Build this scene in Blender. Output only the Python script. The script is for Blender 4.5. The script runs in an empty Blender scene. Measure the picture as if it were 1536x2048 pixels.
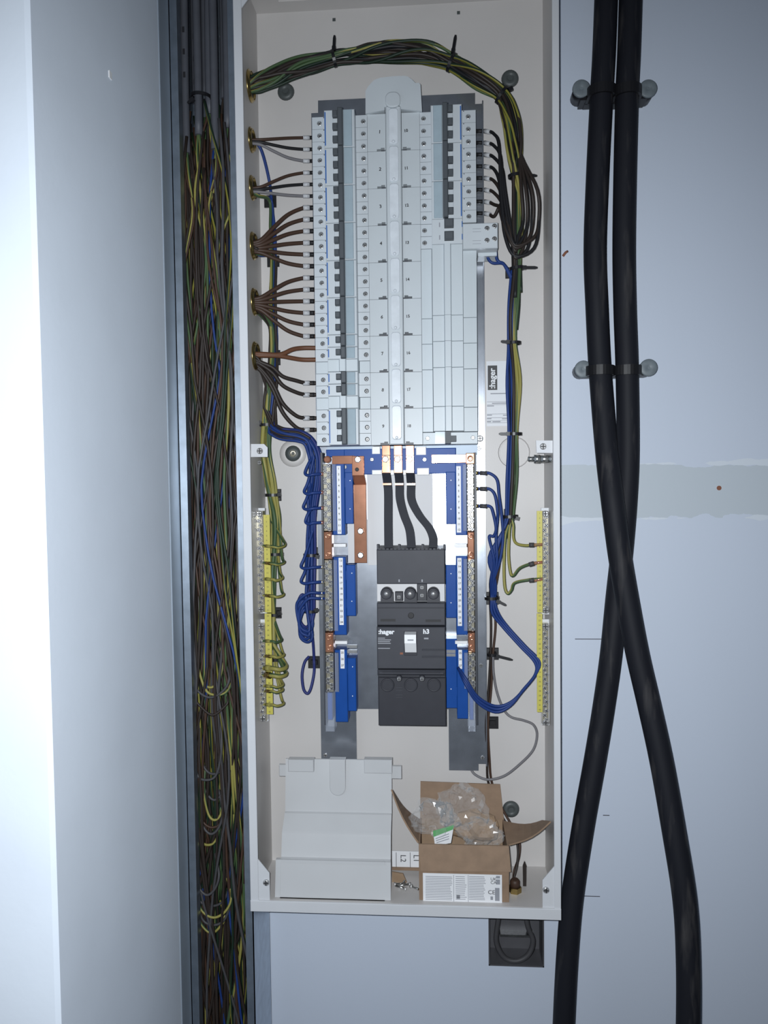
import bpy, bmesh, math, random
from mathutils import Vector, Matrix, noise
import numpy as np

scene = bpy.context.scene
col = scene.collection

# ------------------------------------------------------------------ camera
FPX = 1539.0                      # focal length in pixels of the 1536x2048 frame
D = 1.184                         # camera distance from the enclosure's back sheet (Y = 0)
ZC = 1.5                          # camera height above the floor
YAW, PITCH, ROLL = math.radians(4.163), math.radians(2.436), math.radians(-0.686)
cy, sy, cp, sp = math.cos(YAW), math.sin(YAW), math.cos(PITCH), math.sin(PITCH)
fw = Vector((-sy * cp, cy * cp, -sp)); rt0 = Vector((cy, sy, 0)); up0 = rt0.cross(fw)
c_, s_ = math.cos(ROLL), math.sin(ROLL)
RT = c_ * rt0 + s_ * up0; UP = -s_ * rt0 + c_ * up0; FW = fw
CAMPOS = Vector((0, -D, ZC))
cam = bpy.data.cameras.new('camera'); camo = bpy.data.objects.new('camera', cam); col.objects.link(camo)
camo.matrix_world = Matrix(((RT.x, UP.x, -FW.x, CAMPOS.x), (RT.y, UP.y, -FW.y, CAMPOS.y), (RT.z, UP.z, -FW.z, CAMPOS.z), (0, 0, 0, 1)))
cam.sensor_fit = 'VERTICAL'; cam.sensor_height = 36; cam.lens = 36 * FPX / 2048
cam.clip_start = 0.02
scene.camera = camo

# ------------------------------------------------------------------ world, phone flash, exposure
w = bpy.data.worlds.new('world'); scene.world = w; w.use_nodes = True
w.node_tree.nodes['Background'].inputs[0].default_value = (0.55, 0.68, 0.9, 1)
w.node_tree.nodes['Background'].inputs[1].default_value = 0.055
for i, (dx, dz) in enumerate(((-0.024, 0.012), (-0.017, 0.012))):     # twin LED flash beside the lens
    l = bpy.data.lights.new('flash', 'SPOT'); l.energy = 24.5; l.color = (0.93, 0.98, 1.03)
    l.shadow_soft_size = 0.0035; l.spot_size = math.radians(128); l.spot_blend = 1.0
    o = bpy.data.objects.new('flash', l); col.objects.link(o)
    o.location = CAMPOS + RT * dx + UP * dz
    o.rotation_euler = (FW - UP * 0.12 - RT * 0.05).to_track_quat('-Z', 'Y').to_euler()
scene.view_settings.view_transform = 'Standard'; scene.view_settings.look = 'None'
scene.view_settings.exposure = 0.0; scene.view_settings.gamma = 1.0
scene.view_settings.use_curve_mapping = False

# ------------------------------------------------------------------ helpers
def U(px, py, h):
    """pixel of the photograph + height h above the back sheet -> world (x, z)"""
    d = RT * ((px - 768) / FPX) - UP * ((py - 1024) / FPX) + FW
    t = (D - h) / d.y
    return d.x * t, d.z * t + ZC
def P(px, py, h):
    x, z = U(px, py, h); return Vector((x, -h, z))
def X(px, h, py=560): return U(px, py, h)[0]
def Z(py, h, px=790): return U(px, py, h)[1]

class MB:
    def __init__(s): s.v = []; s.f = []; s.m = []; s.uv = {}; s.sm = set(); s.mi = 0
    def add(s, vs, fs, smooth=False, uvs=None):
        b = len(s.v); s.v += [tuple(q) for q in vs]
        for i, f in enumerate(fs):
            k = len(s.f); s.f.append([b + j for j in f]); s.m.append(s.mi)
            if smooth: s.sm.add(k)
            if uvs: s.uv[k] = uvs[i]
        return s
    def box(s, x0, x1, h0, h1, z0, z1, c=0.0):
        if x0 > x1: x0, x1 = x1, x0
        if z0 > z1: z0, z1 = z1, z0
        def ring(h, i): return [(x0 + i, -h, z0 + i), (x1 - i, -h, z0 + i), (x1 - i, -h, z1 - i), (x0 + i, -h, z1 - i)]
        rings = [ring(h0, 0), ring(h1, 0)] if c <= 0 else [ring(h0, 0), ring(h1 - c, 0), ring(h1, c)]
        return s.loft(rings)
    def pbox(s, px0, py0, px1, py1, h0, h1, c=0.0):
        mx, my = (px0 + px1) / 2, (py0 + py1) / 2
        return s.box(X(px0, h1, my), X(px1, h1, my), h0, h1, Z(py0, h1, mx), Z(py1, h1, mx), c)
    def loft(s, rings, cap=True, smooth=False, closed=True):
        n = len(rings[0]); vs = [p for r in rings for p in r]; fs = []
        for k in range(len(rings) - 1):
            for i in range(n if closed else n - 1):
                j = (i + 1) % n
                fs.append([k * n + i, k * n + j, (k + 1) * n + j, (k + 1) * n + i])
        b = len(s.f); s.add(vs, fs, smooth)
        if cap and closed:
            o = len(s.v) - len(vs)
            s.f.append([o + i for i in range(n)][::-1]); s.m.append(s.mi)
            s.f.append([o + (len(rings) - 1) * n + i for i in range(n)]); s.m.append(s.mi)
        return s
    def prism(s, poly, h0, h1, c=0.0):
        """poly: (x, z) outline facing the room, from h0 to h1"""
        if c <= 0: return s.loft([[(x, -h0, z) for x, z in poly], [(x, -h1, z) for x, z in poly]])
        cx = sum(p[0] for p in poly) / len(poly); cz = sum(p[1] for p in poly) / len(poly)
        ins = []
        for x, z in poly:
            d = Vector((cx - x, cz - z)); L = max(d.length, 1e-6); d *= c * 1.3 / L; ins.append((x + d.x, z + d.y))
        return s.loft([[(x, -h0, z) for x, z in poly], [(x, -(h1 - c), z) for x, z in poly], [(x, -h1, z) for x, z in ins]])
    def pprism(s, pts, h0, h1, c=0.0): return s.prism([U(a, b, h1) for a, b in pts], h0, h1, c)
    def cyl(s, a, b, r, n=12, r2=None, smooth=True, cap=True):
        a = Vector(a); b = Vector(b); r2 = r if r2 is None else r2
        d = (b - a).normalized(); q = d.orthogonal().normalized(); e = d.cross(q)
        R = [[tuple(c + (q * math.cos(t) + e * math.sin(t)) * rr) for t in [2 * math.pi * i / n for i in range(n)]] for c, rr in ((a, r), (b, r2))]
        return s.loft(R, cap, smooth)
    def lathe(s, a, axis, prof, n=16, smooth=True):
        """prof: (distance along axis, radius)"""
        a = Vector(a); d = Vector(axis).normalized(); q = d.orthogonal().normalized(); e = d.cross(q)
        R = [[tuple(a + d * t + (q * math.cos(u) + e * math.sin(u)) * r) for u in [2 * math.pi * i / n for i in range(n)]] for t, r in prof]
        return s.loft(R, True, smooth)
    def tube(s, pts, r, n=8, cap=True, twist=0.0):
        pts = [Vector(p) for p in pts]; N = len(pts)
        rr = r if isinstance(r, (list, tuple)) else [r] * N
        T = [(pts[min(i + 1, N - 1)] - pts[max(i - 1, 0)]) for i in range(N)]
        T = [t.normalized() if t.length > 1e-9 else Vector((0, 0, 1)) for t in T]
        q = T[0].orthogonal().normalized(); L = 0; vs = []; us = []
        for i in range(N):
            q = q - T[i] * q.dot(T[i]); q = q.normalized() if q.length > 1e-9 else T[i].orthogonal().normalized()
            e = T[i].cross(q)
            if i: L += (pts[i] - pts[i - 1]).length
            for k in range(n):
                a = 2 * math.pi * k / n; vs.append(pts[i] + (q * math.cos(a) + e * math.sin(a)) * rr[i])
            us.append(L)
        fs = []; uv = []
        for i in range(N - 1):
            for k in range(n):
                j = (k + 1) % n
                fs.append([i * n + k, i * n + j, (i + 1) * n + j, (i + 1) * n + k])
                uv.append([(k / n, us[i]), ((k + 1) / n, us[i]), ((k + 1) / n, us[i + 1]), (k / n, us[i + 1])])
        o = len(s.v); s.add(vs, fs, True, uv)
        if cap:
            s.f.append([o + i for i in range(n)][::-1]); s.m.append(s.mi)
            s.f.append([o + (N - 1) * n + i for i in range(n)]); s.m.append(s.mi)
        return s
    def mesh(s, name, off=(0, 0, 0)):
        me = bpy.data.meshes.new(name)
        me.from_pydata([(x - off[0], y - off[1], z - off[2]) for x, y, z in s.v], [], s.f)
        me.polygons.foreach_set('material_index', s.m)
        if s.sm:
            sm = [False] * len(s.f)
            for k in s.sm: sm[k] = True
            me.polygons.foreach_set('use_smooth', sm)
        if s.uv:
            ul = me.uv_layers.new(name='UVMap').data
            for k, p in enumerate(me.polygons):
                if k in s.uv:
                    for j, li in enumerate(p.loop_indices): ul[li].uv = s.uv[k][j]
        me.update(); return me
    def build(s, name, mat, parent=None, loc=None):
        if parent is not None and loc is None: off = wloc(parent)
        else: off = Vector(loc) if loc is not None else Vector((0, 0, 0))
        me = s.mesh(name, off)
        for m in (mat if isinstance(mat, (list, tuple)) else [mat]): me.materials.append(m)
        o = bpy.data.objects.new(name, me); col.objects.link(o)
        if parent is not None:
            o.parent = parent
            if loc is not None: o.location = Vector(loc) - wloc(parent)
        elif loc is not None: o.location = loc
        return o
def wloc(o):
    v = Vector(o.location)
    while o.parent: o = o.parent; v += Vector(o.location)
    return v
def tag(o, label=None, cat=None, group=None, kind=None):
    if label: o['label'] = label
    if cat: o['category'] = cat
    if group: o['group'] = group
    if kind: o['kind'] = kind
    return o
def thing(name, loc, label, cat, group=None):
    o = bpy.data.objects.new(name, None); o.empty_display_size = 0.02; col.objects.link(o); o.location = loc
    return tag(o, label, cat, group)
def link(name, me, parent, loc):
    """a part that shares mesh data; loc in world"""
    o = bpy.data.objects.new(name, me); col.objects.link(o); o.parent = parent; o.location = Vector(loc) - wloc(parent); return o
def spline(pts, n=8):
    """Catmull-Rom through points"""
    pts = [Vector(p) for p in pts]
    if len(pts) < 3: return pts
    q = [pts[0] * 2 - pts[1]] + pts + [pts[-1] * 2 - pts[-2]]; out = []
    for i in range(1, len(q) - 2):
        a, b, c, d = q[i - 1:i + 3]
        for k in range(n):
            t = k / n; t2 = t * t; t3 = t2 * t
            out.append(0.5 * ((2 * b) + (c - a) * t + (2 * a - 5 * b + 4 * c - d) * t2 + (3 * b - a - 3 * c + d) * t3))
    out.append(pts[-1]); return out

# ------------------------------------------------------------------ materials
MATS = {}
def mat(name, colr, rough=0.5, metal=0.0, var=0.0, scale=40.0, bump=0.0, bscale=200.0, spec=0.5, trans=0.0, alpha=1.0, coat=0.0):
    m = bpy.data.materials.new(name); m.use_nodes = True; nt = m.node_tree; b = nt.nodes['Principled BSDF']
    b.inputs['Roughness'].default_value = rough; b.inputs['Metallic'].default_value = metal
    b.inputs['Base Color'].default_value = (*colr, 1); b.inputs['Specular IOR Level'].default_value = spec
    b.inputs['Transmission Weight'].default_value = trans; b.inputs['Alpha'].default_value = alpha
    b.inputs['Coat Weight'].default_value = coat
    tc = nt.nodes.new('ShaderNodeTexCoord')
    if var > 0:
        n = nt.nodes.new('ShaderNodeTexNoise'); n.inputs['Scale'].default_value = scale; n.inputs['Detail'].default_value = 5
        nt.links.new(tc.outputs['Object'], n.inputs['Vector'])
        r = nt.nodes.new('ShaderNodeValToRGB'); r.color_ramp.elements[0].position = 0.3; r.color_ramp.elements[1].position = 0.7
        r.color_ramp.elements[0].color = (*[max(0, k * (1 - var)) for k in colr], 1); r.color_ramp.elements[1].color = (*[min(1, k * (1 + var)) for k in colr], 1)
        nt.links.new(n.outputs['Fac'], r.inputs['Fac']); nt.links.new(r.outputs['Color'], b.inputs['Base Color'])
    if bump > 0:
        n2 = nt.nodes.new('ShaderNodeTexNoise'); n2.inputs['Scale'].default_value = bscale; n2.inputs['Detail'].default_value = 4
        nt.links.new(tc.outputs['Object'], n2.inputs['Vector'])
        bp = nt.nodes.new('ShaderNodeBump'); bp.inputs['Strength'].default_value = bump; bp.inputs['Distance'].default_value = 0.001
        nt.links.new(n2.outputs['Fac'], bp.inputs['Height']); nt.links.new(bp.outputs['Normal'], b.inputs['Normal'])
    MATS[name] = m; return m
M = MATS
mat('side_paint', (0.72, 0.79, 0.88), 0.45, var=0.03, scale=9, bump=0.12, bscale=120)
mat('powder_coat', (0.55, 0.53, 0.515), 0.42, var=0.02, scale=12, bump=0.06, bscale=700)
mat('rim_coat', (0.60, 0.615, 0.64), 0.42, var=0.02, scale=12, bump=0.06, bscale=700)
mat('galvanised', (0.42, 0.48, 0.55), 0.36, metal=0.93, var=0.12, scale=60)
mat('dull_galvanised', (0.34, 0.40, 0.47), 0.5, metal=0.3, var=0.05, scale=20)
mat('plate_steel', (0.40, 0.43, 0.48), 0.24, metal=0.80, var=0.12, scale=45)
mat('bright_steel', (0.62, 0.65, 0.70), 0.30, metal=0.7, var=0.04, scale=45)
mat('midsteel', (0.11, 0.11, 0.12), 0.5, metal=0.3, var=0.1, scale=30)
mat('dark_plate', (0.035, 0.04, 0.05), 0.45, var=0.1, scale=30)
mat('light_plastic', (0.50, 0.55, 0.58), 0.42, var=0.015, scale=30)
mat('breaker_plastic', (0.52, 0.56, 0.59), 0.38, var=0.015, scale=30)
mat('cover_plastic', (0.50, 0.54, 0.565), 0.40, var=0.015, scale=30)
mat('frosted_plastic', (0.62, 0.66, 0.70), 0.30, var=0.06, scale=90)
mat('lid_plastic', (0.52, 0.53, 0.54), 0.33, var=0.02, scale=20)
mat('panel_plastic', (0.60, 0.60, 0.61), 0.5, var=0.015, scale=20)
mat('white_plastic', (0.80, 0.81, 0.82), 0.4)
mat('toggle_grey', (0.075, 0.085, 0.095), 0.5, spec=0.3)
mat('mccb_grey', (0.052, 0.054, 0.064), 0.5, var=0.05, scale=60, spec=0.25)
mat('mccb_dark', (0.036, 0.037, 0.045), 0.45, var=0.05, scale=60, spec=0.3)
mat('window_blue', (0.34, 0.42, 0.47), 0.16, var=0.06, scale=60, coat=0.4)
mat('stripe_blue', (0.03, 0.12, 0.38), 0.4)
mat('bar_blue', (0.012, 0.07, 0.30), 0.38, var=0.06, scale=40, spec=0.15)
mat('clear_plastic', (0.75, 0.82, 0.95), 0.1, alpha=0.22)
mat('steel', (0.72, 0.72, 0.72), 0.2, metal=0.75, var=0.08, scale=300)
mat('zinc', (0.62, 0.63, 0.62), 0.3, metal=1.0, var=0.1, scale=300)
mat('hole_dark', (0.012, 0.012, 0.014), 0.6)
mat('brass', (0.42, 0.31, 0.12), 0.26, metal=1.0, var=0.08, scale=200)
mat('brass_pale', (0.60, 0.56, 0.44), 0.2, metal=0.7, var=0.1, scale=250)
mat('copper', (0.58, 0.28, 0.175), 0.14, metal=0.62, var=0.10, scale=70)
mat('black_plastic', (0.010, 0.010, 0.012), 0.42)
mat('tie_black', (0.008, 0.008, 0.010), 0.38)
mat('cap_grey', (0.16, 0.19, 0.21), 0.5, var=0.12, scale=120)
mat('rubber_grey', (0.06, 0.07, 0.07), 0.5)
mat('heatshrink', (0.024, 0.026, 0.034), 0.6, var=0.05, scale=50, spec=0.2)
mat('label_white', (0.78, 0.79, 0.81), 0.5)
mat('sticker_silver', (0.66, 0.68, 0.71), 0.42)
mat('print_black', (0.02, 0.02, 0.024), 0.5)
mat('print_grey', (0.25, 0.26, 0.29), 0.5)
mat('print_pale', (0.30, 0.31, 0.34), 0.5)
mat('print_white', (0.75, 0.77, 0.8), 0.5)
mat('yellow_label', (0.52, 0.47, 0.09), 0.45, var=0.05, scale=50)
mat('green_print', (0.12, 0.38, 0.14), 0.5)
mat('pale_blue_print', (0.55, 0.62, 0.8), 0.5)
mat('cardboard', (0.25, 0.168, 0.11), 0.75, var=0.10, scale=60, bump=0.15, bscale=300)
mat('cardboard_inner', (0.30, 0.205, 0.13), 0.75, var=0.10, scale=60, bump=0.15, bscale=300)
mat('red_dirt', (0.25, 0.10, 0.06), 0.8)
mat('pencil', (0.10, 0.10, 0.12), 0.7)
# bare sheath of armoured cable with dusty smears
def sheath_mat():
    m = mat('black_sheath', (0.012, 0.013, 0.017), 0.62, spec=0.22); nt = m.node_tree; b = nt.nodes['Principled BSDF']
    tc = nt.nodes.new('ShaderNodeTexCoord'); mp = nt.nodes.new('ShaderNodeMapping'); mp.inputs['Scale'].default_value = (70, 70, 9)
    n = nt.nodes.new('ShaderNodeTexNoise'); n.inputs['Scale'].default_value = 1.0; n.inputs['Detail'].default_value = 6
    r = nt.nodes.new('ShaderNodeValToRGB'); r.color_ramp.elements[0].position = 0.56; r.color_ramp.elements[1].position = 0.8
    r.color_ramp.elements[0].color = (0.011, 0.012, 0.017, 1); r.color_ramp.elements[1].color = (0.06, 0.057, 0.058, 1)
    nt.links.new(tc.outputs['Object'], mp.inputs['Vector']); nt.links.new(mp.outputs['Vector'], n.inputs['Vector'])
    nt.links.new(n.outputs['Fac'], r.inputs['Fac']); nt.links.new(r.outputs['Color'], b.inputs['Base Color'])
sheath_mat()
# wire insulations
for nm, c in (('brown', (0.055, 0.030, 0.020)), ('chestnut', (0.13, 0.055, 0.028)), ('black', (0.012, 0.012, 0.014)), ('grey', (0.17, 0.165, 0.175)),
              ('blue', (0.012, 0.038, 0.17)), ('dark', (0.026, 0.019, 0.016)), ('sheath_grey', (0.075, 0.08, 0.095)), ('midgrey', (0.055, 0.054, 0.058)), ('purple', (0.022, 0.032, 0.15))):
    mat('wire_' + nm, c, 0.52, var=0.06, scale=60, spec=0.35)
def earth_mat(name, green, yellow, frac, tw):
    m = mat(name, green, 0.5, spec=0.35); nt = m.node_tree; b = nt.nodes['Principled BSDF']
    uv = nt.nodes.new('ShaderNodeUVMap'); uv.uv_map = 'UVMap'
    sx = nt.nodes.new('ShaderNodeSeparateXYZ'); nt.links.new(uv.outputs['UV'], sx.inputs[0])
    ma = nt.nodes.new('ShaderNodeMath'); ma.operation = 'MULTIPLY_ADD'; ma.inputs[1].default_value = tw
    nt.links.new(sx.outputs['Y'], ma.inputs[0]); nt.links.new(sx.outputs['X'], ma.inputs[2])
    fr = nt.nodes.new('ShaderNodeMath'); fr.operation = 'FRACT'; nt.links.new(ma.outputs[0], fr.inputs[0])
    lt = nt.nodes.new('ShaderNodeMath'); lt.operation = 'LESS_THAN'; lt.inputs[1].default_value = frac; nt.links.new(fr.outputs[0], lt.inputs[0])
    mx = nt.nodes.new('ShaderNodeMix'); mx.data_type = 'RGBA'
    mx.inputs['A'].default_value = (*green, 1); mx.inputs['B'].default_value = (*yellow, 1)
    nt.links.new(lt.outputs[0], mx.inputs['Factor']); nt.links.new(mx.outputs['Result'], b.inputs['Base Color'])
earth_mat('wire_earth', (0.052, 0.095, 0.040), (0.27, 0.245, 0.065), 0.42, 3.5)
earth_mat('wire_earth_dark', (0.010, 0.024, 0.014), (0.20, 0.185, 0.03), 0.22, 1.6)
mat('sleeve_white', (0.50, 0.51, 0.53), 0.45, var=0.2, scale=500)

# main wall: painted board with a horizontal band of bare filler
def wall_mat():
    m = mat('wall_paint', (0.60, 0.665, 0.775), 0.6, bump=0.10, bscale=150); nt = m.node_tree; b = nt.nodes['Principled BSDF']
    geo = nt.nodes.new('ShaderNodeNewGeometry'); s = nt.nodes.new('ShaderNodeSeparateXYZ'); nt.links.new(geo.outputs['Position'], s.inputs[0])
    n = nt.nodes.new('ShaderNodeTexNoise'); n.inputs['Scale'].default_value = 14; n.inputs['Detail'].default_value = 7; nt.links.new(geo.outputs['Position'], n.inputs['Vector'])
    n2 = nt.nodes.new('ShaderNodeTexNoise'); n2.inputs['Scale'].default_value = 9; n2.inputs['Detail'].default_value = 6; nt.links.new(geo.outputs['Position'], n2.inputs['Vector'])
    zt, zb = Z(927, 0, 1330), Z(1037, 0, 1330); mid, half = (zt + zb) / 2, (zt - zb) / 2
    def math_(op, a, bb):
        k = nt.nodes.new('ShaderNodeMath'); k.operation = op
        for i, q in enumerate((a, bb)):
            if isinstance(q, (int, float)): k.inputs[i].default_value = q
            else: nt.links.new(q, k.inputs[i])
        return k.outputs[0]
    dist = math_('ABSOLUTE', math_('SUBTRACT', s.outputs['Z'], mid), 0)
    edge = math_('ADD', half, math_('MULTIPLY', math_('SUBTRACT', n.outputs['Fac'], 0.5), 0.05))
    inb = math_('LESS_THAN', dist, math_('MINIMUM', edge, half))
    ridge = math_('LESS_THAN', math_('ABSOLUTE', math_('SUBTRACT', dist, half), 0), math_('MULTIPLY', math_('SUBTRACT', n2.outputs['Fac'], 0.5), 0.045))
    mx = nt.nodes.new('ShaderNodeMix'); mx.data_type = 'RGBA'; mx.inputs['A'].default_value = (0.60, 0.665, 0.775, 1); mx.inputs['B'].default_value = (0.53, 0.59, 0.645, 1)
    nt.links.new(inb, mx.inputs['Factor'])
    mx2 = nt.nodes.new('ShaderNodeMix'); mx2.data_type = 'RGBA'; mx2.inputs['B'].default_value = (0.67, 0.73, 0.80, 1)
    nt.links.new(mx.outputs['Result'], mx2.inputs['A']); nt.links.new(ridge, mx2.inputs['Factor'])
    nt.links.new(mx2.outputs['Result'], b.inputs['Base Color'])
wall_mat()
mat('floor_concrete', (0.25, 0.24, 0.23), 0.8, var=0.15, scale=6, bump=0.2, bscale=60)

# text printed on things
def text(body, size, at, m, parent, rot=0.0, name='lettering', align='CENTER', space=1.0, bold=0.0, line=1.0, wid=1.0):
    cu = bpy.data.curves.new(name, 'FONT'); cu.body = body; cu.size = size; cu.align_x = align; cu.align_y = 'CENTER'
    cu.space_character = space; cu.space_line = line; cu.offset = bold; cu.resolution_u = 3
    tmp = bpy.data.objects.new('tmp', cu); col.objects.link(tmp)
    dg = bpy.context.evaluated_depsgraph_get(); me = bpy.data.meshes.new_from_object(tmp.evaluated_get(dg))
    bpy.data.objects.remove(tmp); bpy.data.curves.remove(cu)
    c, s = math.cos(rot), math.sin(rot)
    for v in me.vertices:
        x, y = v.co.x * wid, v.co.y; v.co = Vector((x * c - y * s, 0, x * s + y * c))
    me.materials.clear(); me.materials.append(m)
    o = bpy.data.objects.new(name, me); col.objects.link(o); o.parent = parent; o.location = Vector(at) - wloc(parent)
    return o
#==STRUCTURE==
# ------------------------------------------------------------------ the room
XL, XR = -0.2773, 0.1642                     # enclosure rim edges
ZB, ZT = ZC - 0.6036, ZC + 0.7086            # enclosure inner floor and top
RIM = 0.115
WALLH = -0.004
# wall_back with the recess of a flush back box
bx0, bx1 = X(977, WALLH, 1885), X(1088, WALLH, 1885); bz0, bz1 = Z(1932, WALLH, 1030), Z(1800, WALLH, 1030)
xn = X(359, 0.10, 1000) - .0008                      # face of the projecting side wall
mb = MB()
def wq(x0, x1, z0, z1): mb.box(x0, x1, WALLH - 0.02, WALLH, z0, z1)
wq(-1.2, bx0, 0, 2.7); wq(bx1, 1.6, 0, 2.7); wq(bx0, bx1, 0, bz0); wq(bx0, bx1, bz1, 2.7)
wall = tag(mb.build('wall_back', M['wall_paint']), 'pale blue-white painted wall with a bare filler band', 'wall', kind='structure')
# projecting side wall beside the trunking
hn = 0.1
for k in range(90):
    hn = 0.30 + k * 0.005
    if U(88, 1000, hn)[0] > xn: break
mb = MB(); mb.box(-1.2, xn, WALLH, hn, 0, 2.7, 0.004)
wl_ = tag(mb.build('wall_left', M['side_paint']), 'smooth painted wall return beside the cable trunking', 'wall', kind='structure')
mb = MB(); mb.box(-1.2, 1.6, -0.02, 2.2, -0.05, 0)
tag(mb.build('floor', M['floor_concrete']), 'plain concrete floor of the switch room', 'floor', kind='structure')
mb = MB(); mb.box(xn - .001, xn + .0012, .098, .140, 0, 2.7, .0005)
tag(mb.build('trim_1', M['dull_galvanised']), 'dull grey metal closing strip between side wall and trunking', 'trim', kind='structure')
hs = .1
while U(220, 150, hs)[0] < xn: hs += .002
mb = MB(); q = P(220, 150, hs); mb.box(q.x - .001, q.x + .0008, hs - .004, hs + .004, q.z - .004, q.z + .004, .001); mb.build('paint_fleck', M['white_plastic'], wl_)
# marks on the wall
for (a, b, c, d) in ((1150, 1277.5, 1204, 1279), (1206, 1630, 1219, 1631.5), (1168, 1792, 1200, 1793.3)):
    mb = MB(); mb.pbox(a, b, c, d, WALLH, WALLH + 0.0006); mb.build('pencil_mark', M['pencil'], wall)
mb = MB(); q = P(1438, 976, WALLH); mb.cyl(q + Vector((0, .002, 0)), q + Vector((0, -.0008, 0)), 0.0035, 12)
mb.build('screw_plug', M['red_dirt'], wall)
mb = MB(); q = P(1131, 507, WALLH); mb.tube([q + Vector((-.004, 0, -.004)), q + Vector((0, -.002, .001)), q + Vector((.003, 0, .003))], .002, 6)
mb.build('wall_blemish', M['red_dirt'], wall)

# flush steel back box in the wall under the enclosure
bb = thing('flush_back_box', ((bx0 + bx1) / 2, -WALLH, bz0), 'dark steel flush box recessed in the wall under the enclosure', 'back box')
t = 0.002
mb = MB(); mb.box(bx0, bx1, WALLH - 0.045, WALLH - 0.043, bz0, bz1); mb.build('back_plate', M['midsteel'] if 'midsteel' in M else M['galvanised'], bb)
for a in ((bx0, bx0 + t, bz0, bz1), (bx1 - t, bx1, bz0, bz1), (bx0, bx1, bz0, bz0 + t), (bx0, bx1, bz1 - t, bz1)):
    mb = MB(); mb.box(a[0], a[1], WALLH - 0.043, WALLH + 0.0015, a[2], a[3]); mb.build('side_plate', M['midsteel'], bb)
mb = MB(); mb.box(bx0 + .02, bx1 - .012, WALLH - 0.043, WALLH - 0.030, bz0 + 0.028, bz0 + 0.032); mb.build('fixing_strap', M['zinc'], bb)
mb = MB(); mb.tube(spline([P(1003, 1800, -.01), P(995, 1850, -.008), P(993, 1885, -.006), P(1008, 1914, -.004), P(1032, 1922, -.003), P(1056, 1910, -.004), P(1066, 1882, -.006), P(1055, 1850, -.008), P(1048, 1800, -.01)]), .0042, 10)
tag(mb.build('looped_cable', M['wire_midgrey']), 'thick grey cable looped inside the flush wall box', 'cable')

# ------------------------------------------------------------------ enclosure
enc = thing('enclosure', ((XL + XR) / 2, 0, ZB), 'cream sheet steel distribution board enclosure with its door removed', 'enclosure')
S = 0.0015; xi0, xi1 = XL + .006, XR - .006; zt_out = ZT + 0.016; zb_out = ZB - 0.016
def ep(name, m, *b, c=0.0, **k): q = MB(); q.box(*b, c); return q.build(name, m, enc)
mb = MB(); mb.box(xi0, xi1, WALLH, 0, ZB, ZT); mb.build('back_panel', M['powder_coat'], enc)
ep('side_panel', M['powder_coat'], xi0 - S, xi0, WALLH, RIM, ZB, ZT)
ep('side_panel', M['powder_coat'], xi1, xi1 + S, WALLH, RIM, ZB, ZT)
ep('top_panel', M['powder_coat'], xi0, xi1, WALLH, RIM, ZT, ZT + S)
ep('bottom_panel', M['powder_coat'], xi0, xi1, WALLH, RIM, ZB - S, ZB)
fl = X(500.5, RIM, 900); fr = X(1106, RIM, 900)
ep('rim_flange', M['rim_coat'], XL, fl, RIM, RIM + .002, zb_out, zt_out, c=.0006)
ep('rim_flange', M['rim_coat'], fr, XR, RIM, RIM + .002, zb_out, zt_out, c=.0006)
ep('rim_flange', M['rim_coat'], XL, XR, RIM + .001, RIM + .0035, zb_out, ZB, c=.0006)
ep('rim_flange', M['rim_coat'], XL, XR, RIM + .001, RIM + .0035, ZT, zt_out, c=.0006)
ep('embossed_rib', M['powder_coat'], xi0 + .04, xi1 - .03, 0.020, 0.030, ZT - .0022, ZT, c=0)
for (a, b, c, d) in ((665, 36, 671, 42), (914, 22, 920, 28)):
    mb = MB(); mb.pbox(a, b, c, d, -0.001, 0.0008); mb.build('knockout_slot', M['rubber_grey'], enc)
# corner gussets and their screws
def screw_mesh(r=.0032, hgt=.0016, slot=True):
    mb = MB(); mb.lathe((0, 0, 0), (0, -1, 0), [(0, r), (hgt * .5, r), (hgt, r * .7)], 12)
    if slot: mb.mi = 1; mb.box(-r * .75, r * .75, hgt * .8, hgt * 1.06, -r * .14, r * .14); mb.box(-r * .14, r * .14, hgt * .8, hgt * 1.05, -r * .75, r * .75)
    me = mb.mesh('screw'); me.materials.append(M['steel']); me.materials.append(M['hole_dark']); return me
SCREW = screw_mesh(); SCREW_BIG = screw_mesh(.0048, .0026)
HEX = MB().lathe((0, 0, 0), (0, -1, 0), [(0, .0052), (.003, .0052), (.0038, .004)], 6, False).mesh('hex_head'); HEX.materials.append(M['zinc'])
zb0 = ZB; gl = [(fl - .002, Z(1718, RIM, 508)), (fl, Z(1718, RIM, 508)), (X(539, RIM, 1747), Z(1746, RIM, 539)), (X(539.5, RIM, 1795), zb0), (fl - .002, zb0)]
dxg = gl[2][0] - fl; dzg = gl[1][1] - zb0; dzg2 = gl[2][1] - zb0
for sx, xf in ((1, fl), (-1, fr)):
    for sz, zz in ((1, ZB), (-1, ZT)):
        pts = [(xf - sx * .004, zz + sz * dzg), (xf, zz + sz * dzg), (xf + sx * dxg, zz + sz * dzg2), (xf + sx * dxg, zz), (xf - sx * .004, zz)]
        g = MB().prism(pts, RIM - .001, RIM + .0006).build('corner_gusset', M['rim_coat'], enc)
        link('screw', SCREW_BIG, g, (xf + sx * dxg * .70, -RIM - .0006, zz + sz * .026))
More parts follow.
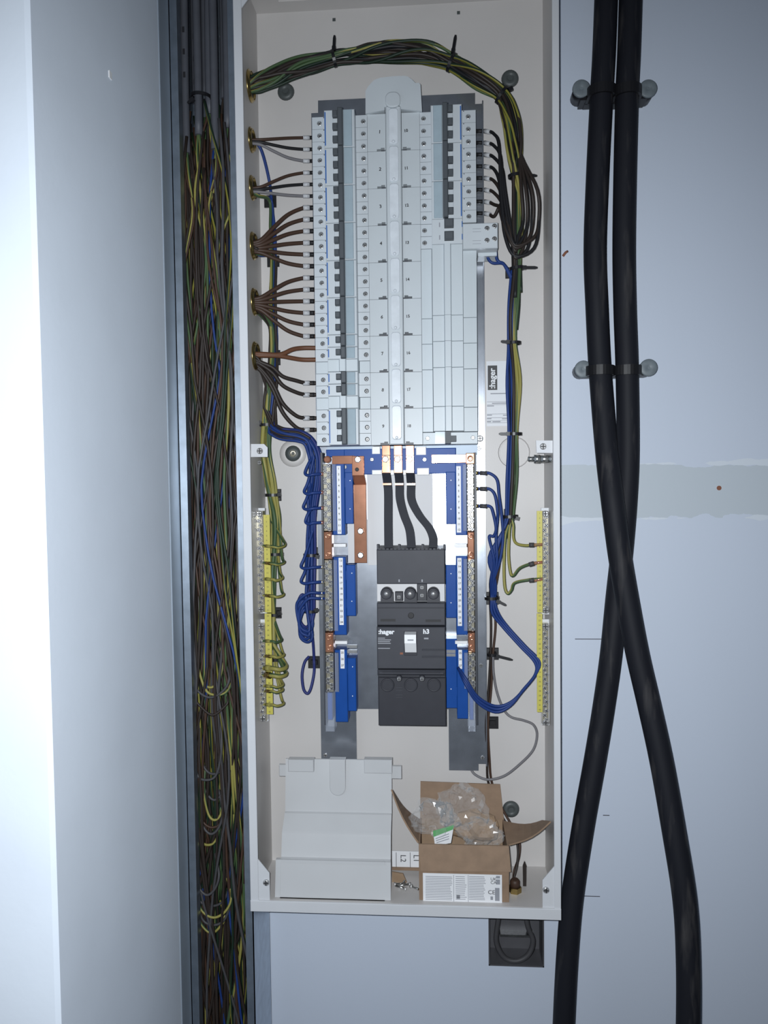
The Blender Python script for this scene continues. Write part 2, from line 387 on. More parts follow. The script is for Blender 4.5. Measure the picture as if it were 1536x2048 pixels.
# mid brackets on both sides
g = MB().pprism([(502, 888), (528, 888), (535, 895), (535, 914), (502, 914)], .085, .088).build('door_bracket', M['rim_coat'], enc)
link('screw', SCREW_BIG, g, P(520, 902, .088)); link('screw', SCREW, enc, P(519, 925, .075))
g = MB().pprism([(1072, 881), (1108, 881), (1108, 906), (1073, 906)], .085, .088).build('door_bracket', M['rim_coat'], enc)
link('screw', SCREW_BIG, g, P(1086, 893, .088))
mb = MB(); a = P(1056, 918, .07); 
for x0, x1, r in ((1056, 1068, .0035), (1068, 1080, .0062), (1080, 1098, .0055), (1098, 1108, .0062)):
    mb.cyl(P(x0, 918, .07), P(x1, 918, .07), r, 10)
mb.build('earth_stud', M['zinc'], enc)
# back mounting screws in grey washers
for (x, y) in ((1020, 158), (572, 184), (1022, 1618)):
    g = MB().lathe(P(x, y, 0), (0, -1, 0), [(0, .013), (.002, .0125), (.004, .0115), (.0055, .0045), (.003, .004)], 20).build('mounting_washer', M['rubber_grey'], enc)
g = MB().lathe(P(586, 907, 0), (0, -1, 0), [(0, .021), (.0012, .021), (.0014, .0125)], 24).build('dished_boss', M['powder_coat'], enc)
MB().lathe(P(586, 907, .001), (0, -1, 0), [(0, .0125), (.003, .0115), (.004, .006)], 20).build('rubber_washer', M['rubber_grey'], g)
MB().lathe(P(586, 907, .004), (0, -1, 0), [(0, .0055), (.0015, .0052), (.0017, .002), (.0005, .0019)], 14).build('screw', M['brass_pale'], g)
MB().lathe(P(1028, 905, 0), (0, -1, 0), [(0, .024), (.0012, .023), (.0005, .021)], 24).build('dished_boss', M['powder_coat'], enc)
# brass bushes in the side panel
GLAND = [(172, .021), (280, .0165), (376, .0165), (492, .019), (604, .019), (712, .020)]
GH = 0.052
for (y, r) in GLAND:
    q = P(503, y, GH); c = Vector((xi0, -GH, q.z))
    g = MB().lathe(c, (1, 0, 0), [(0, r + .0012), (.0016, r + .0012), (.0022, r - .0006), (.0045, r - .001), (.0045, r - .003), (.001, r - .003)], 20).build('brass_bush', M['brass'], enc)
    MB().cyl(c + Vector((.0005, 0, 0)), c + Vector((.0012, 0, 0)), r - .003, 18).build('opening', M['hole_dark'], g)
# maker's sticker on the back sheet
st = MB().pbox(973, 722, 1026, 852, 0, .0006).build('maker_sticker', M['sticker_silver'], enc)
MB().pbox(975.5, 731, 994.5, 780, .0006, .0009).build('logo_block', M['print_black'], st)
text(':hager', .0125, P(985, 757, .0013), M['print_white'], st, math.pi / 2, 'logo_lettering', bold=.0003)
for (x0, x1, y) in ((974, 1020, 803), (974, 1020, 809), (974, 1020, 827.5), (974, 1020, 835), (974, 1020, 841), (974, 1020, 845)):
    MB().pbox(x0, y, x1, y + .8, .0006, .0009).build('printed_rule', M['print_grey'], st)
MB().pbox(981, 786, 1018, 788, .0006, .0009).build('small_print', M['print_grey'], st)
for (x0, x1, y) in ((984, 1016, 805.5), (974, 988, 811), (974, 984, 829.5), (1006, 1019, 829.5), (974, 983, 836.5), (1004, 1016, 836.5), (974, 982, 842.5), (985, 1001, 842.5)):
    MB().pbox(x0, y, x1, y + 1.8, .0006, .0009).build('small_print', M['print_grey'], st)

# ------------------------------------------------------------------ galvanised trunking
tx0, tx1 = xn + .001, XL - .0005; TH = .100
fi0, fi1 = X(368.5, TH, 700), X(468, TH, 700)
tr = thing('cable_trunking', ((tx0 + tx1) / 2, 0, 0.05), 'open galvanised steel cable trunking packed with loose wires', 'trunking')
z0, z1 = 0.05, 2.6
for nm, b in (('back_plate', (tx0, tx1, WALLH, WALLH + .0015, z0, z1)), ('side_plate', (tx0, tx0 + .0015, WALLH, TH, z0, z1)), ('side_plate', (tx1 - .0015, tx1, WALLH, TH, z0, z1)),
              ('edge_flange', (tx0, fi0, TH - .0015, TH, z0, z1)), ('edge_flange', (fi1, tx1, TH - .0015, TH, z0, z1))):
    mb = MB(); mb.box(*b); mb.build(nm, M['galvanised'], tr)
lipx = fi0 + .001
mb = MB(); mb.add([(fi0, -TH, z0), (lipx, -TH + .012, z0), (lipx, -TH + .012, z1), (fi0, -TH, z1)], [[0, 1, 2, 3]])
mb.add([(fi0, -TH + .0012, z0), (lipx, -TH + .0132, z0), (lipx, -TH + .0132, z1), (fi0, -TH + .0012, z1)], [[3, 2, 1, 0]]); mb.build('folded_lip', M['galvanised'], tr)
#==PAN==
# ------------------------------------------------------------------ breaker pan
PH = .012
pan = thing('mounting_pan', (X(790, PH), 0, Z(1540, PH)), 'dark steel mounting pan carrying the breakers and the main switch', 'mounting pan')
poly = [U(636, 201, PH), U(950, 185, PH), (X(950, PH, 208), Z(208, PH, 950)), (X(966, PH, 300), Z(208, PH, 950)), (X(966, PH, 300), Z(1528, PH, 970)), (X(957, PH, 1530), Z(1528, PH, 970)),
        (X(957, PH, 1530), Z(1541, PH, 930)), (X(898, PH, 1530), Z(1541, PH, 930)), (X(898, PH, 1530), Z(1418, PH, 860)), (X(713, PH, 1480), Z(1418, PH, 735)), (X(713, PH, 1480), Z(1521, PH, 680)),
        (X(642, PH, 1480), Z(1521, PH, 680)), (X(642, PH, 1480), Z(226, PH, 630)), (X(636, PH, 220), Z(226, PH, 630))]
zz = poly[0][1]; poly[1] = (poly[1][0], zz)
MB().prism(poly, PH - .0025, PH).build('pan_plate', M['plate_steel'], pan)
for (x, y) in ((651, 1510), (965, 1515), (958, 897), (962, 1331)): link('screw', SCREW, pan, P(x, y, PH))
mb = MB(); mb.box(poly[3][0] - .0015, poly[3][0], 0, PH + .010, poly[4][1], poly[3][1]); mb.build('pan_edge', M['plate_steel'], pan)
mb = MB(); mb.pbox(735, 948, 872, 1130, PH, .016); mb.pbox(696, 1040, 735, 1126, PH, .020); mb.build('insulating_panel', M['panel_plastic'], pan)
mb = MB(); mb.pbox(866, 944, 892, 1100, PH, .017); mb.pbox(884, 1048, 912, 1128, PH, .019); mb.build('bright_strip', M['bright_steel'], pan)
mb = MB(); mb.pbox(655, 890, 955, 912, PH, .018); mb.build('cross_rail', M['dull_galvanised'], pan)

# ------------------------------------------------------------------ breakers
TF, NF = .065, .085
PIT = (Z(234, TF, 640) - Z(892, TF, 640)) / 27
ZTOP = Z(234, TF, 640)
oL, oR = X(629, TF), X(952, TF, 330)
d1 = X(653, NF) - oL; d2 = X(713, NF) - oL; d3 = X(738, TF) - oL
SCR = screw_mesh(.0029, .0010)
def hole_face(mb, x0, x1, z0, z1, cx, cz, r, h, dep, n=12):
    outer = []
    for i in range(n):
        a = 2 * math.pi * (i + .5) / n; dx, dz = math.cos(a), math.sin(a)
        k = min((x1 - cx if dx > 0 else cx - x0) / max(abs(dx), 1e-6), (z1 - cz if dz > 0 else cz - z0) / max(abs(dz), 1e-6))
        outer.append((cx + dx * k, cz + dz * k))
    inner = [(cx + r * math.cos(2 * math.pi * (i + .5) / n), cz + r * math.sin(2 * math.pi * (i + .5) / n)) for i in range(n)]
    corners = {}
    vs = [(x, -h, z) for x, z in outer] + [(x, -h, z) for x, z in inner] + [(x, -(h - dep), z) for x, z in inner]
    fs = []
    for i in range(n):
        j = (i + 1) % n; fs.append([i, j, n + j, n + i]); fs.append([n + i, n + j, 2 * n + j, 2 * n + i])
    k0 = len(vs)
    for i in range(n):                       # fill rectangle corners
        j = (i + 1) % n; a, b = outer[i], outer[j]
        if abs(a[0] - b[0]) > 1e-7 and abs(a[1] - b[1]) > 1e-7:
            cxx = x1 if max(a[0], b[0]) > x1 - 1e-6 else x0; czz = z1 if max(a[1], b[1]) > z1 - 1e-6 else z0
            vs.append((cxx, -h, czz)); fs.append([i, len(vs) - 1, j])
    mb.add(vs, fs); k = mb.mi; mb.mi = 1
    mb.add([(x, -(h - dep), z) for x, z in inner], [list(range(n))]); mb.mi = k
def open_box(mb, x0, x1, h0, h1, z0, z1):
    if x0 > x1: x0, x1 = x1, x0
    mb.add([(x0, -h0, z0), (x1, -h0, z0), (x1, -h0, z1), (x0, -h0, z1), (x0, -h1, z0), (x1, -h1, z0), (x1, -h1, z1), (x0, -h1, z1)], [[0, 1, 5, 4], [1, 2, 6, 5], [2, 3, 7, 6], [3, 0, 4, 7]])
BCACHE = {}
def breaker(s, k0, n, label, group=None, name='circuit_breaker', cat='circuit breaker', style='std'):
    """s=+1: outer terminals towards -x.  k0: topmost module, n: modules"""
    o = oL if s > 0 else oR
    zt, zb = ZTOP - PIT * k0, ZTOP - PIT * (k0 + n)
    th = thing(name, (o, 0, zb), label, cat, group)
    key = (s, n, style); g = .00025; H = PIT * n
    def xx(d): return s * d
    if key not in BCACHE:
        C = {}
        mb = MB()
        mb.box(xx(d1), xx(d2), PH + .012, NF, g, H - g, .0008)
        for i in range(n):
            a, b = PIT * i + g, PIT * (i + 1) - g
            for (u0, u1, uc) in ((0, d1, .0105), (d2, d3, d2 + .0105)):
                q0, q1 = sorted((xx(u0), xx(u1)))
                open_box(mb, q0, q1, PH + .012, TF, a, b); hole_face(mb, q0, q1, a, b, xx(uc), (a + b) / 2, .0034, TF, .0035)
            mb.mi = 1; mb.box(xx(d1 - .004), xx(d1 - .0028), TF, TF + .0003, b - .0016, b - .0004); mb.mi = 0
        C['body'] = mb.mesh('body'); C['body'].materials.append(M['breaker_plastic']); C['body'].materials.append(M['hole_dark'])
        C['stripe'] = MB().box(xx(d1 + .0006), xx(d1 + .0022), NF, NF + .0003, .003, H - .003).mesh('stripe'); C['stripe'].materials.append(M['stripe_blue'])
        px = lambda p: (p - 629) / (738 - 629) * d3
        C['win'] = MB().box(xx(px(694.5)), xx(px(711.5)), NF, NF + .0025, .0012, H - .0012, .0008).mesh('label_window'); C['win'].materials.append(M['window_blue'])
        mb = MB(); mb.box(xx(px(684)), xx(px(694)), NF, NF + .0085, .0004, H - .0004, .0012); C['bar'] = mb.mesh('handle_tie'); C['bar'].materials.append(M['toggle_grey'])
        mb = MB(); mb.box(xx(px(674)), xx(px(684)), NF, NF + .007, PIT * .30, PIT * .80, .0012); C['tog'] = mb.mesh('toggle'); C['tog'].materials.append(M['toggle_grey'])
        mb = MB(); mb.box(xx(px(674)), xx(px(683)), NF, NF + .0015, PIT * .82, PIT * 1.28, .0006); C['gap'] = mb.mesh('toggle_guard'); C['gap'].materials.append(M['breaker_plastic'])
        mb = MB(); mb.box(xx(px(657)), xx(px(670)), NF, NF + .0003, PIT * .10, PIT * .90); C['plate'] = mb.mesh('rating_print'); C['plate'].materials.append(M['light_plastic'])
        C['px'] = px; BCACHE[key] = C
    C = BCACHE[key]; B = Vector((o, 0, zb))
    link('body', C['body'], th, B); link('blue_stripe', C['stripe'], th, B); link('label_window', C['win'], th, B); link('handle_tie', C['bar'], th, B)
    for i in range(n):
        link('toggle', C['tog'], th, B + Vector((0, 0, PIT * i)))
        if i < n - 1: link('toggle_guard', C['gap'], th, B + Vector((0, 0, PIT * i)))
        for uc in (.0105, d2 + .0105):
            r = link('terminal_screw', SCR, th, B + Vector((xx(uc), -(TF - .0030), PIT * (i + .5)))); r.rotation_euler = (0, random.uniform(0, 3), 0)
    return th
random.seed(5)
A = 'the column beside the trunking'
for i, lab in enumerate(('topmost three-pole breaker in the column beside the trunking, wired brown, black and grey', 'three-pole breaker second from top in the column beside the trunking',
                         'three-pole breaker third from top in the column beside the trunking', 'three-pole breaker fourth from top in the column beside the trunking',
                         'three-pole breaker fifth from top in the column beside the trunking', 'three-pole breaker directly above the thick chestnut brown wires\' breakers')):
    breaker(1, 3 * i, 3, lab, 'breakers on the trunking side')
breaker(1, 18, 1, 'single-pole breaker taking the upper of two thick chestnut wires', 'single-pole breakers')
breaker(1, 19, 1, 'single-pole breaker taking the lower of two thick chestnut wires', 'single-pole breakers')
breaker(1, 21, 1, 'single-pole breaker between two grey blanks, upper of its pair', 'single-pole breakers')
breaker(1, 22, 1, 'single-pole breaker between two grey blanks, lower of its pair', 'single-pole breakers')
breaker(1, 24, 3, 'lowest three-pole breaker, directly above the copper neutral link', 'breakers on the trunking side')
B_ = 'column beside the black wires'
breaker(-1, 0, 3, 'topmost three-pole breaker in the column fed by black wires', 'breakers on the black wire side')
breaker(-1, 3, 3, 'middle three-pole breaker in the column fed by black wires', 'breakers on the black wire side')
breaker(-1, 6, 3, 'three-pole breaker directly above the grey two-pole residual current device', 'breakers on the black wire side')

def blank(s, k0, k1, label, edges=True):
    o = oL if s > 0 else oR
    zt, zb = ZTOP - PIT * k0 - .0002, ZTOP - PIT * k1 + .0002
    th = thing('blanking_plate', (o, 0, zb), label, 'blanking plate', 'blanking plates'); xx = lambda d: o + s * d
    MB().box(xx(0), xx(d1 - .0006), PH + .012, TF, zb, zt, .0005).build('outer_shoulder', M['light_plastic'], th)
    if s < 0: MB().box(xx(.0035), xx(.0045), TF, TF + .0008, zb + .003, zt - .003).build('moulded_rib', M['light_plastic'], th)
    MB().box(xx(d1), xx(d2), PH + .012, NF, zb, zt, .0005).build('nose', M['light_plastic'], th)
    px = lambda p: (p - 629) / (738 - 629) * d3
    mb = MB(); q0, q1 = sorted((xx(px(679)), xx(px(694)))); m = (q0 + q1) / 2
    mb.loft([[(q0, -NF, z), (q0 + .0015, -NF - .0035, z), (q1 - .0015, -NF - .0035, z), (q1, -NF, z)] for z in (zb, zt)]); mb.build('moulded_ridge', M['light_plastic'], th)
    MB().box(xx(d2 + .0006), xx(d3), PH + .012, TF, zb, zt, .0005).build('inner_shoulder', M['light_plastic'], th)
    MB().box(xx(d2 + .012), xx(d2 + .013), TF, TF + .0007, zb + .003, zt - .003).build('moulded_rib', M['light_plastic'], th)
blank(1, 20, 21, 'single grey blank below the two thick chestnut wires')
blank(1, 23, 24, 'single grey blank above the lowest three-pole breaker')
blank(-1, 11, 16.67, 'long grey blanking plate below the two-pole residual current device')
blank(-1, 16.67, 18.75, 'grey blanking plate just below the long one')
blank(-1, 18.75, 20.85, 'grey blanking plate level with the thick chestnut wires')
blank(-1, 20.85, 24, 'grey blanking plate level with the maker sticker\'s logo')
blank(-1, 24, 26, 'lowest grey blanking plate, above the exposed rail end')
# exposed end of the rail under the last blank
zb, zt = ZTOP - PIT * 27, ZTOP - PIT * 26
th = thing('rail_end_piece', (oR, 0, zb), 'grey end piece with two screws below the lowest blanking plate', 'end piece'); xx = lambda d: oR - d
MB().box(xx(0), xx(d3), PH + .012, TF - .003, zb, zt - .0004, .0005).build('body', M['light_plastic'], th)
px = lambda p: (p - 629) / (738 - 629) * d3
MB().box(xx(px(694)), xx(px(713)), TF - .003, NF - .004, zb, zt - .0004).build('label_window', M['window_blue'], th)
MB().box(xx(px(683)), xx(px(694)), TF - .003, NF - .001, zb, zt - .0004).build('handle_stub', M['toggle_grey'], th)
MB().box(xx(px(672)), xx(px(683)), TF - .003, NF - .006, zb + .003, zt - .006).build('toggle_stub', M['toggle_grey'], th)
for d in (.007, d3 - .007): link('screw', SCREW, th, (xx(d), -(TF - .003), (zb + zt) / 2))
link('screw', SCREW_BIG, th, (oR + .0045, -.035, (zb + zt) / 2))

# two-pole residual current device with side pod
zt, zb = ZTOP - PIT * 9 - .0002, ZTOP - PIT * 11 + .0002
rc = thing('residual_current_device', (oR, 0, zb), 'two-pole residual current device with a protruding four-screw terminal pod', 'circuit breaker')
mb = MB(); mb.box(xx(d1), xx(d2), PH + .012, NF, zb, zt, .0006)
for i in range(2):
    a, b = zb + PIT * i, zb + PIT * (i + 1) - .0006; q0, q1 = xx(d3), xx(d2)
    open_box(mb, q0, q1, PH + .012, TF, a, b); hole_face(mb, q0, q1, a, b, xx(d2 + .0105), (a + b) / 2, .0034, TF, .0035)
mb.build('body', [M['breaker_plastic'], M['hole_dark']], rc)
for i in range(2):
    z = zb + PIT * i
    link('terminal_screw', SCR, rc, (xx(d2 + .0105), -(TF - .003), z + PIT * .5))
    MB().box(xx(px(674)), xx(px(692)), NF, NF + .009, z + PIT * .22, z + PIT * .88, .0015).build('toggle', M['toggle_grey'], rc)
    MB().box(xx(px(700)), xx(px(702)), NF, NF + .0004, z + PIT * .35, z + PIT * .7).build('test_mark', M['print_grey'], rc)
    MB().box(xx(px(657)), xx(px(658.5)), NF, NF + .0004, z + PIT * .3, z + PIT * .75).build('blue_stripe', M['stripe_blue'], rc)
mb = MB(); q0, q1 = xx(d1 - .0005), X(996, TF + .012, 480); zc0, zc1 = Z(496, TF + .012, 960), Z(445, TF + .012, 960)
mb.box(q0, q1, PH + .015, TF + .010, zc0, zc1, .001)
MBQ = MB().box(X(957, TF, 500), q1, PH + .012, TF - .012, Z(512, TF - .012, 975), zc0); MBQ.build('pod_base', M['light_plastic'], rc)
pod = mb.build('terminal_pod', M['breaker_plastic'], rc)
for (x, y) in ((974, 457), (989, 452.5), (974, 481), (989, 478)):
    MB().cyl(P(x, y, TF + .010), P(x, y, TF + .0103), .0036, 12).build('screw_well', M['hole_dark'], pod)
    link('terminal_screw', SCR, pod, P(x + .4, y + .6, TF + .0103))
for (y) in (457, 463, 481, 487): MB().pbox(945, y, 962, y + .8, TF + .010, TF + .0103).build('printed_rule', M['print_pale'], pod)

# ------------------------------------------------------------------ busbar cover
bc = thing('busbar_cover', (X(790, TF), 0, Z(892, TF)), 'grey plastic busbar cover between breaker columns with hand-written way numbers', 'busbar cover')
cx0, cx1 = X(738.6, TF), X(774.5, TF); cx2, cx3 = X(806.5, TF), X(842, TF)
zt, zb = ZTOP, ZTOP - PIT * 27
MB().box(cx0, cx3, PH + .012, .058, zb, zt).build('base_moulding', M['dark_plate'], bc)
nw = X(757, TF)
for w_ in range(9):
    a, b = zt - PIT * 3 * w_ - .0003, zt - PIT * 3 * (w_ + 1) + .0002
    s1 = X(774.5, TF) - X(757, TF)
    for side in (1, -1):
        xa, xb = (cx0, cx1) if side > 0 else (cx3, cx2)
        e = side
        pts = [(xa, b), (xb - e * s1 * 1.0, b), (xb - e * s1 * 1.0, b + .0028), (xb - e * s1 * .55, b + .0028), (xb - e * s1 * .55, b + .0045), (xb - e * .0015, b + .0045), (xb - e * .0015, b + .0016), (xb, b + .0016), (xb, a), (xa, a)]
        seg = MB().prism(pts, .058, TF + .001).build('cover_segment', M['cover_plastic'], bc)
        n = w_ + 1 if side > 0 else w_ + 10
        text(str(n), .0065 if side > 0 else .0058, ((X(763, TF) if side > 0 else X(815, TF)), -TF - .0014, (a + b) / 2 + .0008), M['print_black'], seg, random.uniform(-.15, .15), 'way_number', bold=.0002)
MB().box(cx1 + .0006, cx2 - .0006, PH + .012, TF + .006, zb, zt + .009, .0015).build('centre_channel', M['cover_plastic'], bc)
def pill(x0, x1, z0, z1, r, n=6):
    pts = []
    for cx, cz, a0 in ((x1 - r, z1 - r, 0), (x0 + r, z1 - r, 90), (x0 + r, z0 + r, 180), (x1 - r, z0 + r, 270)):
        for i in range(n + 1): a = math.radians(a0 + 90 * i / n); pts.append((cx + r * math.cos(a), cz + r * math.sin(a)))
    return pts
for w_ in range(9):
    a, b = zt - PIT * 3 * w_ + .004, zt - PIT * 3 * (w_ + 1) + .007
    p0 = MB().prism(pill(X(781, TF + .007), X(799.5, TF + .007), b, a, .004), TF + .005, TF + .0085, .001).build('cover_window', M['frosted_plastic'], bc)
    MB().lathe(Vector((X(790, TF + .007), -(TF + .0085), b + .003)), (0, -1, 0), [(0, .0022), (.0006, .0018), (.001, .0008)], 10).build('clip_pip', M['frosted_plastic'], p0)
capp = [(731, 227), (731, 182), (736, 173), (748, 160), (760, 155.5), (785, 152.5), (808, 151.5), (816, 153), (824, 159), (831, 166), (838, 165.5), (841, 169), (844, 222), (802, 218), (802, 213), (769, 214), (769, 220)]
cp_ = MB().pprism(capp, .055, TF + .006, .0).build('end_cap', M['cover_plastic'], bc)
MB().prism(pill(X(770, TF + .01, 200), X(801, TF + .01, 200), Z(214, TF + .01, 785), Z(183, TF + .01, 785), .009), TF + .006, TF + .0105, .0012).build('raised_tongue', M['cover_plastic'], cp_)
#==MAIN==
# ------------------------------------------------------------------ main switch
MH = .100
ms = thing('main_switch', (X(822, MH, 1300), 0, Z(1453, MH)), 'dark grey moulded case main switch with white toggle and black feed straps', 'main switch')
def mp(name, m, a, b, c, d, h0, h1, ch=.0012, parent=None): q = MB(); q.pbox(a, b, c, d, h0, h1, ch); return q.build(name, m, parent or ms)
mp('case', M['mccb_grey'], 755.5, 1206, 891, 1452, PH, .082)
mp('terminal_cover', M['mccb_grey'], 753.5, 1099, 890, 1168, PH, .088)
mp('upper_front', M['mccb_grey'], 754, 1206, 890.5, 1251, .08, .094)
mp('front_band', M['mccb_grey'], 754, 1254, 891, 1338, .08, .097)
mp('lower_front', M['mccb_grey'], 754.5, 1341, 891, 1352, .08, .092, .003)
mp('lower_terminal_cover', M['mccb_dark'], 757, 1355, 892, 1452, .08, .0865)
mp('terminal_bay', M['panel_plastic'], 754, 1166, 889.5, 1203, PH, .074, .0005)
for x in (774, 821, 867):
    q = P(x, 1185, .074)
    k = MB().lathe(q, (0, -1, 0), [(0, .0088), (.012, .0088), (.0138, .0078), (.0142, .006), (.0128, .0055)], 20).build('terminal_plug', M['mccb_dark'], ms)
    MB().prism([U(x - 12.5, 1187, .088), U(x + 12.5, 1187, .088), U(x + 13, 1208, .088), U(x - 13, 1208, .088)], .074, .0872).build('plug_skirt', M['mccb_dark'], k)
    MB().lathe(q + Vector((0, -.0128, 0)), (0, -1, 0), [(0, .0035), (.0012, .003), (.0016, .001)], 10).build('plug_screw', M['steel'], k)
for (x, big) in ((798, 0), (844, 1)):
    if big: MB().pbox(834, 1167, 854, 1202, .074, .086, .001).build('lock_block', M['mccb_dark'], ms)
    else: MB().pbox(790, 1184, 806, 1202, .074, .084, .001).build('lock_block', M['mccb_dark'], ms)
    link('screw', SCREW, ms, P(x, 1191 if big else 1194, .0862 if big else .0842)); 
    if big: link('screw', SCREW, ms, P(844, 1175, .0862))
for x0 in (798, 844): MB().pbox(x0 - 1, 1159, x0 + 1.5, 1164, .088, .0884).build('screw_slot', M['print_pale'], ms)
for x in (753.5, 796, 843, 886.5): MB().pbox(x, 1089, x + 4, 1100, .070, .080).build('barrier_fin', M['mccb_grey'], ms)
mb = MB()
for i in range(17): mb.pbox(757 + i * 7.8, 1096.8, 762 + i * 7.8, 1099.4, .086, .0895)
mb.build('grip_ridge', M['mccb_grey'], ms)
MB().lathe(P(822, 1231, .094), (0, -1, 0), [(0, .0044), (.0004, .0044), (.0005, .0036)], 16).build('test_button', M['hole_dark'], ms)
mp('slot', M['hole_dark'], 761, 1238, 791, 1243, .094, .0943, 0); mp('slot', M['hole_dark'], 851, 1239, 882, 1244, .094, .0943, 0)
mp('ridge', M['mccb_dark'], 755, 1215, 890, 1217, .094, .0948, .0003); mp('ridge', M['mccb_dark'], 765, 1344, 880, 1346, .092, .0928, .0003)
tg = mp('toggle_frame', M['mccb_dark'], 808, 1263, 834, 1311, .097, .0985, .0005)
mb = MB(); x0, x1 = X(809.5, .105, 1285), X(832.5, .105, 1285)
prof = [(Z(1305, .1), .0985), (Z(1288, .112), .108), (Z(1286, .112), .114), (Z(1269, .112), .1135), (Z(1265, .105), .0985)]
mb.loft([[(x, -h, z) for z, h in prof] for x in (x0, x1)]); k = mb.build('toggle', M['white_plastic'], ms)
MB().pbox(815, 1279, 827, 1281.5, .1136, .1142).build('rating_print', M['print_grey'], k)
text(':hager', .0092, P(772.5, 1264, .0975), M['print_white'], ms, 0, 'logo_lettering', bold=.00035)
text('h3', .0090, P(852.5, 1263.5, .0975), M['print_white'], ms, 0, 'series_lettering', bold=.00035)
mp('small_print', M['print_pale'], 848, 1275.5, 857, 1278.5, .097, .0973, 0)
for (y, xe) in ((1275.5, 770), (1279, 782), (1282.5, 780), (1286, 781.5)): mp('small_print', M['print_pale'], 755.8, y, xe, y + 1.6, .097, .0973, 0)
mp('small_print', M['print_pale'], 756, 1296, 780, 1297.5, .097, .0973, 0)
mp('red_flag', M['red_dirt'], 800, 1305, 806, 1309, .097, .0973, 0)
for y in (1300, 1314): mp('grip_ridge', M['mccb_grey'], 844, y - 1.5, 890, y + 1.5, .097, .0985, .0006)
for x in (798, 844):
    MB().lathe(P(x, 1357, .092), (0, -1, 0), [(-.004, .0045), (.0, .0045), (.0006, .003)], 12).build('lower_boss', M['mccb_dark'], ms); link('screw', SCREW, ms, P(x, 1358, .0925))
for x in (775, 822, 868): MB().lathe(P(x, 1370, .0865), (0, -1, 0), [(0, .010), (.0012, .0095), (.0012, .008), (.0004, .0078)], 20).build('blind_plug', M['mccb_dark'], ms)
for y in (1374, 1380, 1389, 1394): mp('vent_rib', M['mccb_grey'], 792, y, 805, y + 1.5, .0865, .0872, 0)
# three busbar tails and insulated flexible straps
def strap(path, wpx, th, m, name, parent):
    """flat strap following px path; (px, py, h)"""
    mb = MB(); pts = spline([P(*p) for p in path], 6); wv = wpx / FPX * (D - .04); rings = []
    for i, p in enumerate(pts):
        t = (pts[min(i + 1, len(pts) - 1)] - pts[max(i - 1, 0)]).normalized(); side = Vector((1, 0, 0)); side = (side - t * side.dot(t) * .35).normalized()
        nrm = side.cross(t).normalized()
        a = wv / 2; b = th / 2
        rings.append([tuple(p + side * sx * a + nrm * sy_ * b) for sx, sy_ in ((-1, -1), (1, -1), (1, 1), (-1, 1))])
    mb.loft(rings); return mb.build(name, m, parent)
straps = [((764, 780), [(772, 944, .058), (775, 968, .050), (776.5, 990, .049), (776.5, 1040, .05), (777, 1094, .055), (777, 1110, .055)]),
          ((788, 804), [(797, 944, .058), (799, 968, .050), (800, 998, .049), (808, 1030, .05), (819, 1060, .052), (822.5, 1094, .055), (822.5, 1110, .055)]),
          ((812, 828), [(820, 944, .058), (822, 968, .050), (823, 1000, .049), (838, 1030, .05), (858, 1056, .052), (866, 1076, .053), (866, 1094, .055), (866, 1110, .055)])]
for i, ((a, b), path) in enumerate(straps):
    s = strap(path, 16.5, .004, M['heatshrink'], 'flexible_strap', None)
    s['label'] = ('straight black insulated copper strap feeding the main switch', 'gently bent black insulated copper strap, middle of the three', 'sharply bent black insulated copper strap beside the bright strip')[i]
    s['category'] = 'busbar strap'; s['group'] = 'insulated straps to the main switch'
    MB().pbox(a, 891, b, 946, .054, .062, .0006).build('copper_tail', M['copper'], s)
    MB().pbox(a + 1.5, 966.5, b + 2.5, 970, .0505, .0535).build('copper_edge', M['copper'], s)
    MB().pbox(a, 910, b, 911, .062, .0624).build('tail_joint', M['hole_dark'], s)
    link('bolt', HEX, s, P((a + b) / 2 - 1, 918.5, .062))
